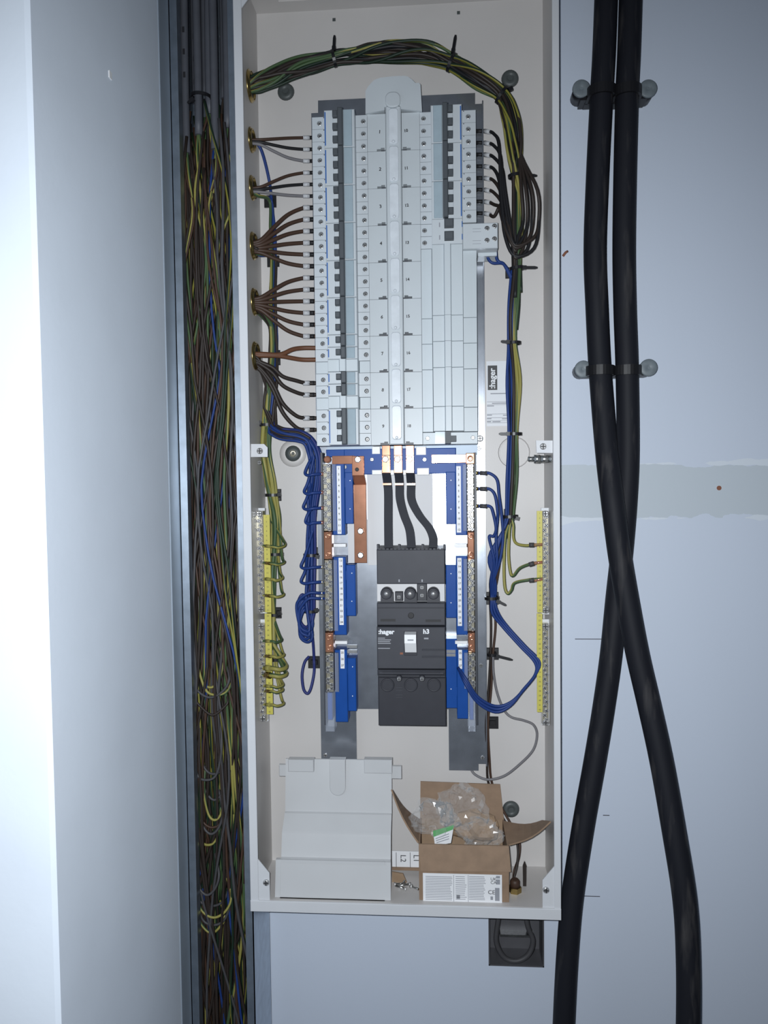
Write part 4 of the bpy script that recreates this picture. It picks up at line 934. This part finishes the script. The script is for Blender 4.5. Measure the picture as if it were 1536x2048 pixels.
# ------------------------------------------------------------------ cable ties and tie bases
def tie(px, py, h, rx, ang, tail, label, base=None):
    """ring around a bundle at px,py; ang: direction of the bundle in degrees (0 = vertical)"""
    c = P(px, py, h); a = math.radians(ang); u = Vector((math.cos(a), 0, -math.sin(a))); v = Vector((0, -1, 0)); w3 = Vector((math.sin(a), 0, math.cos(a)))
    R_ = rx / FPX * (D - h); t = thing('cable_tie', c, label, 'cable tie', 'black cable ties')
    mb = MB(); n = 20; rings = []
    for i in range(n):
        q = 2 * math.pi * i / n; e = u * math.cos(q) * R_ + v * math.sin(q) * R_ * .85; d = e.normalized()
        rings.append([tuple(c + e + d * x + w3 * y) for x, y in ((0, -.0022), (.0014, -.0022), (.0014, .0022), (0, .0022))])
    rings.append(rings[0]); mb.loft(rings, cap=False); mb.build('strap', M['tie_black'], t)
    tx, ty = tail; d = (P(px + tx, py + ty, h) - c); dn = d.normalized(); st_ = c + dn * R_ + v * R_ * .5
    q = dn.cross(v).normalized()
    mb = MB(); mb.loft([[tuple(st_ + dn * k + q * x * .0027 + v * y * .0022) for x, y in ((-1, -1), (1, -1), (1, 1), (-1, 1))] for k in (-.003, .003)]); mb.build('locking_head', M['tie_black'], t)
    e = c + d + v * (R_ * .5)
    mb = MB(); mb.loft([[tuple(p + q * x * ww + v * y * .0007) for x, y in ((-1, -1), (1, -1), (1, 1), (-1, 1))] for p, ww in ((st_, .0022), (st_.lerp(e, .8), .0021), (e, .0011))]); mb.build('tail', M['tie_black'], t)
    return t
tie(668, 117, .037, 15, 78, (2, -42), 'black tie with upright tail on the overhead bundle nearer the bushes')
tie(903, 125, .038, 17, 118, (8, -50), 'black tie with upright tail where the overhead bundle turns down')
tie(1004, 190, .038, 17, 130, (18, -8), 'black tie at the shoulder of the overhead bundle')
tie(1031, 352, .038, 13, 175, (42, 2), 'black tie with sideways tail beside the topmost far breakers')
tie(1034, 537, .034, 13, 175, (40, 0), 'black tie with sideways tail just below the wire loops')
tie(1028, 686, .034, 12, 180, (-27, -2), 'black tie above the maker sticker, tail towards the breakers')
tie(1029, 868, .034, 13, 180, (-32, 0), 'black tie below the maker sticker, tail towards the breakers')
tie(1020, 1033, .034, 14, 178, (16, 4), 'black tie where three blue wires join the side bundle')
tie(534, 850, .026, 14, 0, (-12, -4), 'black tie where blue and earth wires part')
tie(546, 990, .024, 14, 0, (12, -1), 'black tie on the earth bundle above the earth bars')
tie(550, 1108, .026, 15, 0, (13, 0), 'black tie on the earth bundle beside the upper earth bar')
tie(549, 1229, .024, 12, 0, (10, -3), 'black tie on the earth bundle between the two earth bars')
tie(551, 1318, .026, 13, 0, (10, -4), 'black tie just above the two thick earth loops')
tie(622, 1110, .026, 14, 0, (10, 2), 'black tie on the blue bundle above its spare coils')
tie(621, 1222, .026, 13, 0, (18, -4), 'black tie gathering the spare blue coils')
def tie_base(px, py, w_, hh, label):
    t = thing('tie_base', P(px, py, 0), label, 'tie base', 'black tie bases')
    MB().pbox(px - w_ / 2, py - hh / 2, px + w_ / 2, py + hh / 2, 0, .004, .0008).build('pad', M['black_plastic'], t)
    MB().pbox(px - w_ * .28, py - hh * .22, px + w_ * .28, py + hh * .22, .004, .008, .0012).build('saddle', M['black_plastic'], t)
    return t
tie_base(540, 402, 24, 24, 'black tie base behind the third brass bush\'s wires')
tie_base(546, 522, 24, 22, 'black tie base below the fourth brass bush')
tie_base(554, 715, 12, 30, 'black tie base level with the thick chestnut wires')
tie_base(557, 990, 10, 24, 'black tie base beside the earth bundle above the earth bars')
tie_base(556, 1226, 13, 22, 'black tie base between the two earth bars')
tie_base(625, 1106, 24, 22, 'black tie base behind the straight blue bundle')
tie_base(628, 1325, 24, 24, 'black tie base holding a single looped dark blue wire')
tie_base(1019, 1030, 22, 24, 'black tie base where blue wires join the side bundle')
tie_base(1022, 870, 12, 26, 'black tie base below the maker sticker')
tie_base(1022, 545, 22, 22, 'black tie base just below the black wire loops')
tie_base(1021, 694, 12, 24, 'black tie base above the maker sticker')
tie_base(985, 1197, 25, 25, 'black tie base above the blue wire loop')
tie_base(985, 1308, 25, 24, 'black tie base with only thin brown wires on it')
tie_base(985, 1446, 24, 24, 'empty black tie base beside the pan\'s lower leg')
def loose(pts, label):
    mb = MB(); mb.tube(spline([P(*p) for p in pts], 5), .0014, 6); return tag(mb.build('tie_tail', M['tie_black']), label, 'cable tie', 'black cable ties')
tie(984, 1196, .022, 13, 178, (28, 14), 'black tie on the base above the blue wire loop')
tie(985, 1309, .014, 9, 178, (40, 10), 'black tie on the base with thin brown wires')
#==TRUNK==
# ------------------------------------------------------------------ wires in the trunking
rt_ = random.Random(33)
wx0, wx1 = tx0 + .002, tx1 - .003
def trunk_wire(x, layer, z0, z1, m, r, label, group, sway, drift, name='trunking_wire'):
    n = 26; pts = []; s1 = rt_.random() * 50; x_ = x
    for i in range(n):
        f = i / (n - 1); z = z0 + (z1 - z0) * f
        xx_ = x + drift * math.sin(f * 3.1 + s1) + sway * 2.2 * noise.noise((s1, z * 2.4, 0)) + .010 * noise.noise((s1, z * 7, 3))
        xx_ = min(max(xx_, wx0 + r), wx1 - r)
        h = layer + .018 * noise.noise((s1, z * 3.5, 9)); h = min(max(h, .006), TH - .014)
        pts.append(Vector((xx_, -h, z)))
    return wire(name, spline(pts, 2), r, m, label, group=group, n=7, raw=True)
zt0 = Z(215, .06, 420)
kinds = [('earth', M['wire_earth'], 'yellow-green earth wire hanging among the loose wires in the trunking', 'yellow-green wires in the trunking'),
         ('brown', M['wire_brown'], 'brown line wire hanging among the loose wires in the trunking', 'brown wires in the trunking'),
         ('dark', M['wire_dark'], 'near-black wire hanging among the loose wires in the trunking', 'near-black wires in the trunking'),
         ('blue', M['wire_blue'], 'blue neutral wire hanging among the loose wires in the trunking', 'blue wires in the trunking'),
         ('grey', M['wire_midgrey'], 'grey wire hanging among the loose wires in the trunking', 'grey wires in the trunking')]
for i in range(135):
    u = rt_.random(); k = 0 if u < .30 else 1 if u < .52 else 2 if u < .88 else 3 if u < .95 else 4
    x = wx0 + (wx1 - wx0) * ((i * .618034) % 1); layer = .012 + .074 * ((i * .37) % 1)
    z0 = zt0 - rt_.uniform(0, .10); z1 = .25 if i % 5 else Z(rt_.uniform(1500, 1900), .06, 420)
    nm, m, lab, grp = kinds[k]
    if k == 0 and i % 2: m = M['wire_earth_dark']
    trunk_wire(x, layer, z0, z1, m, rt_.uniform(.0018, .0025), lab, grp, rt_.uniform(.008, .03), rt_.uniform(-.03, .03), {'earth': 'earth_wire', 'brown': 'line_wire', 'dark': 'control_wire', 'blue': 'neutral_wire', 'grey': 'control_wire'}[nm])
# slack loops low in the trunking
for i in range(16):
    yb = (1375, 1390, 1430, 1548, 1560, 1600, 1655, 1668, 1690, 1790, 1812, 1835, 1850, 1866, 1395, 1640)[i]; c = 425 + rt_.uniform(-12, 14); wl = rt_.uniform(20, 42); hh = rt_.uniform(60, 170); h0 = rt_.uniform(.060, .084)
    nm, m, lab, grp = kinds[rt_.choice((0, 0, 1, 2, 4))]
    pts = [P(c - wl * .8, yb - hh, h0 - .02), P(c - wl, yb - hh * .5, h0 - .004), P(c - wl * .62, yb - 14, h0), P(c, yb, h0 + .002), P(c + wl * .62, yb - 14, h0), P(c + wl * .9, yb - hh * .45, h0 - .004), P(c + wl * .6, yb - hh * .9, h0 - .02)]
    pts = [Vector((min(max(p.x, wx0 + .002), wx1 - .002), p.y, p.z)) for p in pts]
    wire('slack_loop', pts, .0020, m, 'slack ' + lab.split(' wire')[0].replace(' line', '').replace(' neutral', '').replace(' earth', '') + ' wire loop sagging low in the trunking', group='slack loops in the trunking', n=7)
# grey sheathed cables coming down from above
for i in range(11):
    f = (i + .5) / 11; x = wx0 + (wx1 - wx0) * f; ye = (250, 305, 205, 270, 190, 230, 300, 200, 260, 190, 210)[i]; h = (.06, .074, .05, .07, .055, .066, .078, .052, .07, .046, .05)[i]
    z0 = 2.55; z1 = Z(ye, h, 410); pts = []
    for k in range(14):
        q = k / 13; z = z0 + (z1 - z0) * q; pts.append(Vector((min(max(x + .006 * noise.noise((i * 7.3, z * 2, 1)), wx0 + .006), wx1 - .006), -h + .004 * noise.noise((i, z * 2, 4)), z)))
    o = wire('sheathed_cable', pts, .0058, M['wire_sheath_grey'], 'grey sheathed cable entering the top of the trunking, cut back to its cores', group='grey sheathed cables in the trunking', n=10, res=2)
    if i in (1, 2):
        for y in (48, 92, 138):
            c = P(380, y + 15 * i, h); MB().box(pts[8].x - .0016, pts[8].x + .0016, h + .0052, h + .0062, c.z - .004, c.z + .004).build('cable_marking', M['print_black'], o)
    for j in range(2):      # cores leaving the sheath
        nm, m, lab, grp = kinds[(0, 1, 2, 0, 1)[(i + j * 2) % 5]]; p = pts[-1]
        e = [p + Vector((0, 0, .01)), p + Vector((rt_.uniform(-.004, .004), -.002, -.03)), p + Vector((rt_.uniform(-.014, .014), -.004, -.09)), p + Vector((rt_.uniform(-.022, .022), -.003, -.18)), p + Vector((rt_.uniform(-.026, .026), .004, -.30))]
        e = [Vector((min(max(q.x, wx0 + .003), wx1 - .003), max(q.y, -TH + .006), q.z)) for q in e]
        wire('cable_core', e, .0019, m, ('yellow-green', 'brown', 'near-black')[(0, 1, 2, 0, 1)[(i + j * 2) % 5]] + ' core emerging from a grey cable high in the trunking', group='cable cores high in the trunking', n=7)
tie(402, 193, .075, 18, 5, (-24, 18), 'black tie around the grey cables in the trunking')
#==SWA==
# ------------------------------------------------------------------ armoured cables and cleats
CA = [(1214, -60, .030), (1208, 100, .030), (1203, 190, .030), (1195, 350, .030), (1190, 500, .030), (1194, 620, .030), (1200, 740, .030), (1213, 900, .046), (1226, 1010, .062), (1239, 1110, .064), (1256, 1210, .066), (1275, 1310, .070), (1298, 1410, .076), (1322, 1520, .084), (1347, 1660, .094), (1369, 1800, .104), (1376, 1920, .110), (1376, 2060, .116), (1370, 2250, .12)]
CB = [(1263, -60, .030), (1258, 100, .030), (1254, 190, .030), (1250, 350, .030), (1248, 500, .030), (1250, 620, .030), (1254, 740, .030), (1256, 900, .026), (1252, 1000, .023), (1244, 1100, .021), (1233, 1200, .022), (1222, 1310, .026), (1208, 1410, .028), (1190, 1520, .032), (1165, 1660, .038), (1144, 1800, .044), (1134, 1920, .048), (1127, 2060, .05), (1120, 2250, .05)]
def swa(pts, label):
    q = spline([P(*p) for p in pts], 6); last = q[-1]; q += [last + Vector((0, 0, -.2 * k)) for k in (1, 2)]
    q = [Vector(q[0]) + Vector((0, 0, .5))] + q
    mb = MB(); mb.tube(q, .0163, 20); return tag(mb.build('armoured_cable', M['black_sheath'], None, loc=q[0]), label, 'cable', 'thick black armoured cables')
swa(CA, 'thick black armoured cable crossing in front of the other'); swa(CB, 'thick black armoured cable crossing behind the other')
def cleat(cx, cyy, dx, dy, label):
    h = .030; c = P(cx, cyy, h); t = thing('cable_cleat', Vector((c.x, -WALLH, c.z)), label, 'cable cleat', 'black cable cleats')
    hgt = .014; n = 14; R1, R2 = .0166, .0205; rings = []
    for i in range(n + 1):
        a = math.pi * i / n; rings.append([(c.x + math.cos(a) * r, c.y - math.sin(a) * r, c.z + z) for r, z in ((R1, -hgt / 2), (R2, -hgt / 2), (R2, hgt / 2), (R1, hgt / 2))])
    mb = MB(); mb.loft(rings); mb.build('saddle', M['black_plastic'], t)
    mb = MB(); mb.box(c.x - .021, c.x + .021, WALLH, .0135, c.z - hgt / 2, c.z + hgt / 2)
    for s in (-1, 1): mb.box(c.x + s * R1, c.x + s * R2, .012, h, c.z - hgt / 2, c.z + hgt / 2)
    mb.build('base', M['black_plastic'], t)
    e = P(cx + dx, cyy + dy, .030); x0, x1 = sorted((c.x + (R1 if dx > 0 else -R1), e.x))
    mb = MB(); mb.box(x0, x1, WALLH, .024, c.z - hgt * .45, c.z + hgt * .45); mb.cyl((e.x, -WALLH, e.z), (e.x, -.026, e.z), .0108, 16); mb.build('fixing_lug', M['black_plastic'], t)
    cap = MB().lathe((e.x, -.026, e.z), (0, -1, 0), [(0, .0126), (.003, .0126), (.0038, .0113), (.0040, .003), (.0034, .002)], 24).build('fixing_cap', M['cap_grey'], t)
    return t
cleat(1203, 186, -40, -10, 'upper black cleat on the cable that crosses in front')
cleat(1254, 186, 43, -10, 'upper black cleat on the cable that crosses behind')
cleat(1200, 742, -33, -4, 'lower black cleat on the cable that crosses in front')
cleat(1254, 742, 44, -7, 'lower black cleat on the cable that crosses behind')
#==TRAY==
# ------------------------------------------------------------------ loose things on the enclosure floor
# spare grey shroud leaning against the back
sh = thing('spare_shroud', (X(670, .08, 1800), -.1, ZB), 'loose grey plastic busbar shroud leaning against the enclosure back', 'plastic shroud')
prof = [(1805, .108), (1722, .098), (1716, .092), (1668, .084), (1664, .082), (1628, .062), (1624, .058), (1519, .048)]
def shp(name, x0, x1, pr, t=.003, par=None, m='lid_plastic'):
    f = [(Z(y, h, 670), h) for y, h in pr]; b = [(z, h - t) for z, h in f][::-1]
    xa, xb = X(x0, .08, 1660), X(x1, .08, 1660); mb = MB(); mb.loft([[(x, -h, max(z, ZB + .0005)) for z, h in f + b] for x in (xa, xb)]); return mb.build(name, M[m], par or sh)
shp('front_sheet', 565, 782, prof)
for a, b in ((556, 566), (771, 782.5)): shp('side_cheek' if a < 600 else 'edge_rib', a, b, [(1805, .1085), (1722, .0985)], .006)
shp('moulded_frame', 566, 771, [(1728, .1010), (1722, .1005)], .003)
shp('moulded_frame', 566, 771, [(1805, .1105), (1799, .1095)], .003)
def shb(name, a, b, c, d, h0, h1, ch=.0008): return MB().pbox(a, b, c, d, h0, h1, ch).build(name, M['lid_plastic'], sh)
shb('clip_tab', 558, 1530, 580, 1553, .040, .046); shb('raised_block', 576, 1520, 627, 1544, .045, .058); shb('raised_block', 728, 1520, 784, 1547, .045, .058); shb('clip_tab', 783, 1533, 803, 1558, .040, .046)
x0, x1 = X(659, .056, 1550), X(691, .056, 1550); zz0, zz1 = Z(1591, .056, 675), Z(1519, .056, 675); pl = [p for p in pill(x0, x1, zz0, zz1 + .012, .0105) if p[1] <= zz1] + []
pts = [(x1, zz1)] + [(x0, zz1)] + [((x0 + x1) / 2 - math.cos(a) * (x1 - x0) / 2, zz0 + (x1 - x0) / 2 - math.sin(a) * (x1 - x0) / 2) for a in [math.pi * i / 14 for i in range(15)]]
MB().prism(pts, .045, .0575, .0008).build('finger_tab', M['lid_plastic'], sh)

# cardboard box with open flaps
bx = thing('cardboard_box', (X(925, .1, 1808), -.06, ZB), 'open brown cardboard box holding plastic bags, with a white printed label', 'cardboard box')
f0, f1 = X(838, .105, 1750), X(1018, .105, 1750); bt = Z(1690, .105, 925); T = .0022
def cb(name, m, *b, par=None): q = MB(); q.box(*b); return q.build(name, M[m], par or bx)
fr_ = cb('front_panel', 'cardboard', f0, f1, .103, .105, ZB + .0006, bt)
cb('back_panel', 'cardboard_inner', f0, f1, .018, .020, ZB + .0006, bt); cb('side_panel', 'cardboard', f0, f0 + T, .02, .103, ZB + .0006, bt); cb('side_panel', 'cardboard', f1 - T, f1, .02, .103, ZB + .0006, bt); cb('bottom_panel', 'cardboard_inner', f0, f1, .02, .103, ZB + .0006, ZB + .003)
def sheet(name, m, quad, t=.0022, bend=0.0, nseg=6):
    """quad: 4 world points a,b (hinge) c,d (free); thick sheet with slight bow"""
    a, b, c, d = [Vector(q) for q in quad]; nr = (b - a).cross(d - a).normalized(); mb = MB(); rings = []
    for i in range(nseg + 1):
        f = i / nseg; bow = nr * bend * math.sin(math.pi * f); p = a.lerp(d, f) + bow; q = b.lerp(c, f) + bow
        rings.append([tuple(p), tuple(q), tuple(q + nr * t), tuple(p + nr * t)])
    mb.loft(rings); return mb.build(name, M[m], bx)
sheet('back_flap', 'cardboard', [(f0, -.019, bt), (f1, -.019, bt), P(1000, 1568, .012), P(841, 1562, .012)])
sheet('side_flap', 'cardboard', [(f0, -.024, bt), (f0, -.10, bt), P(784, 1578, .092), P(792, 1590, .04)], bend=.004)
sheet('side_flap', 'cardboard', [(f1, -.10, bt), (f1, -.024, bt), P(1084, 1640, .03), P(1101, 1642, .088)], bend=.006)
sheet('front_flap', 'cardboard', [(f0, -.1055, bt), (f1, -.1055, bt), P(1022, 1744, .1135), P(842, 1742, .1135)])
lb = MB().pbox(846, 1748, 1004, 1807, .1055, .1060).build('printed_label', M['label_white'], bx)
rl = random.Random(4)
for (xa, xb, n, m) in ((851, 905, 15, 'print_pale'), (911, 934, 12, 'print_pale'), (938, 972, 15, 'print_pale')):
    for i in range(n):
        y = 1753 + i * 49 / n; MB().pbox(xa, y, xb - rl.uniform(0, 5), y + 1.1, .1060, .1062).build('text_line', M[m], lb)
for xa in (907, 936): MB().pbox(xa, 1750, xa + .8, 1805, .1060, .1062).build('printed_rule', M['print_grey'], lb)
text('UK\nCA', .0062, P(987, 1762, .1064), M['print_black'], lb, 0, 'mark', line=.8); text('CE', .0085, P(983, 1785, .1064), M['print_black'], lb, 0, 'mark')
for (a, b, c, d) in ((992, 1752, 1000, 1757), (992, 1759, 1000, 1769), (990, 1776, 999, 1802), (913, 1790, 920, 1798), (981, 1793, 986, 1800)): MB().pbox(a, b, c, d, .1060, .1062).build('printed_block', M['print_pale'], lb)

def crumple(name, m, c, s, seed, parent=None, sub=4, amp=.45, label=None, cat=None, group=None):
    bm = bmesh.new(); bmesh.ops.create_icosphere(bm, subdivisions=sub, radius=1)
    for v in bm.verts:
        d = v.co.normalized(); n1 = noise.noise(d * 1.7 + Vector((seed, 0, 0))); n2 = abs(noise.noise(d * 4.5 + Vector((0, seed, 0)))); n3 = abs(noise.noise(d * 9 + Vector((0, 0, seed))))
        k = 1 + amp * (n1 - .9 * n2 - .35 * n3); v.co = Vector((d.x * s[0] * k, d.y * s[1] * k, d.z * s[2] * k))
    me = bpy.data.meshes.new(name); bm.to_mesh(me); bm.free(); me.materials.append(M[m])
    o = bpy.data.objects.new(name, me); col.objects.link(o); o.location = c
    if label: tag(o, label, cat, group)
    return o
def bag_mat():
    m = mat('clear_film', (0.85, 0.87, 0.88), 0.14, spec=1.0); nt = m.node_tree; b = nt.nodes['Principled BSDF']
    b.inputs['Alpha'].default_value = 0.10; b.inputs['Metallic'].default_value = 0.0
bag_mat()
b1 = crumple('plastic_bag', 'clear_film', P(868, 1635, .075), (.034, .020, .030), 2.0, label='crumpled clear plastic bag spilling over the box\'s side flap', cat='plastic bag', group='clear bags in the box')
b2 = crumple('plastic_bag', 'clear_film', P(925, 1620, .060), (.036, .020, .040), 7.0, label='clear plastic bag bunched against the box\'s back flap', cat='plastic bag', group='clear bags in the box')
b3 = crumple('plastic_bag', 'clear_film', P(960, 1668, .080), (.032, .018, .024), 13.0, label='clear plastic bag around a brown paper wad in the box', cat='plastic bag', group='clear bags in the box')
crumple('paper_wad', 'cardboard_inner', P(950, 1655, .058), (.036, .018, .026), 4.4, sub=3, amp=.3, label='torn brown card wad lying in the open box', cat='packing card')
ic = thing('instruction_card', P(883, 1672, .07), 'white instruction card with green stripe tucked in a clear bag', 'card')
def card(name, pts, h, m): return MB().pprism(pts, h - .0006, h).build(name, M[m], ic)
card('sheet', [(866, 1662), (908, 1650), (902, 1686), (870, 1692)], .084, 'label_white'); card('green_stripe', [(866, 1662), (908, 1650), (906, 1659), (867, 1674)], .0847, 'green_print')
for i in range(3): card('printed_line', [(871 + i, 1677 + i * 4), (898, 1667 + i * 5), (898, 1668.3 + i * 5), (871 + i, 1678.3 + i * 4)], .0847, 'print_pale')

# phase label card between shroud and box, with odds and ends below
pc = thing('phase_label_strip', P(812, 1735, .03), 'white phase label strip with dark dividers behind the shroud', 'label strip')
MB().pbox(784, 1703, 838, 1736, .028, .030, .0004).build('strip', M['label_white'], pc)
for x in (792, 820): MB().pbox(x, 1705, x + .9, 1735, .030, .0303).build('divider', M['print_black'], pc)
text('L2', .012, P(806, 1717, .0304), M['print_black'], pc, -math.pi / 2, 'lettering'); text('L1', .012, P(832, 1717, .0304), M['print_black'], pc, -math.pi / 2, 'lettering')
MB().pbox(784, 1736, 838, 1741, .028, .033).build('lower_edge', M['cardboard'], pc)
crumple('screw_bag', 'clear_film', P(800, 1795, .075) , (.016, .016, .012), 3.3, sub=3, label='small clear bag of screws on the enclosure floor', cat='plastic bag')
for i in range(5):
    c = P(793 + i * 8, 1797 + (i % 2) * 5, .07 + .006 * (i % 3)); c.z = max(c.z, ZB + .004); s_o = thing('loose_screw', c, 'loose steel screw lying between the grey shroud and the box', 'screw', 'loose screws')
    a = i * 1.3; d = Vector((math.cos(a), math.sin(a) * .6, .1)).normalized(); MB().cyl(c, c + d * .014, .0016, 8).build('shank', M['zinc'], s_o); MB().cyl(c - d * .003, c, .0034, 10, .002).build('head', M['steel'], s_o)
cbk = thing('corrugated_scrap', P(812, 1770, .06), 'scrap of brown card wedged between shroud and box', 'card scrap')
MB().pprism([(784, 1744), (806, 1748), (815, 1768), (806, 1778), (784, 1776)], .055, .058).build('card_piece', M['cardboard_inner'], cbk)
# gland and upright cable tie at the other end of the floor
gz = thing('brass_gland', (X(1030, .075, 1790), -.075, ZB), 'small dull brass cable gland standing on the enclosure floor', 'cable gland')
c = Vector((X(1030, .075, 1790), -.075, ZB)); MB().lathe(c, (0, 0, 1), [(0, .0095), (.008, .0095), (.008, .0075)], 6, False).build('hex_body', M['brass'], gz); MB().lathe(c + Vector((0, 0, .008)), (0, 0, 1), [(0, .0075), (.008, .0072), (.011, .005)], 14).build('gland_nut', M['wire_brown'], gz)
ut = thing('upright_tie', (X(1049, .06, 1800), -.06, ZB), 'stiff dark cable tie standing upright beside the corner gusset', 'cable tie', 'black cable ties')
MB().pprism([(1046.5, 1806), (1045.5, 1732), (1049, 1722), (1052.5, 1732), (1053, 1806)], .058, .0595).build('blade', M['wire_dark'], ut)
MB().pprism([(1034, 1809), (1036, 1801), (1052, 1799), (1072, 1802), (1074, 1810)], .052, .068).build('foot', M['wire_dark'], ut)
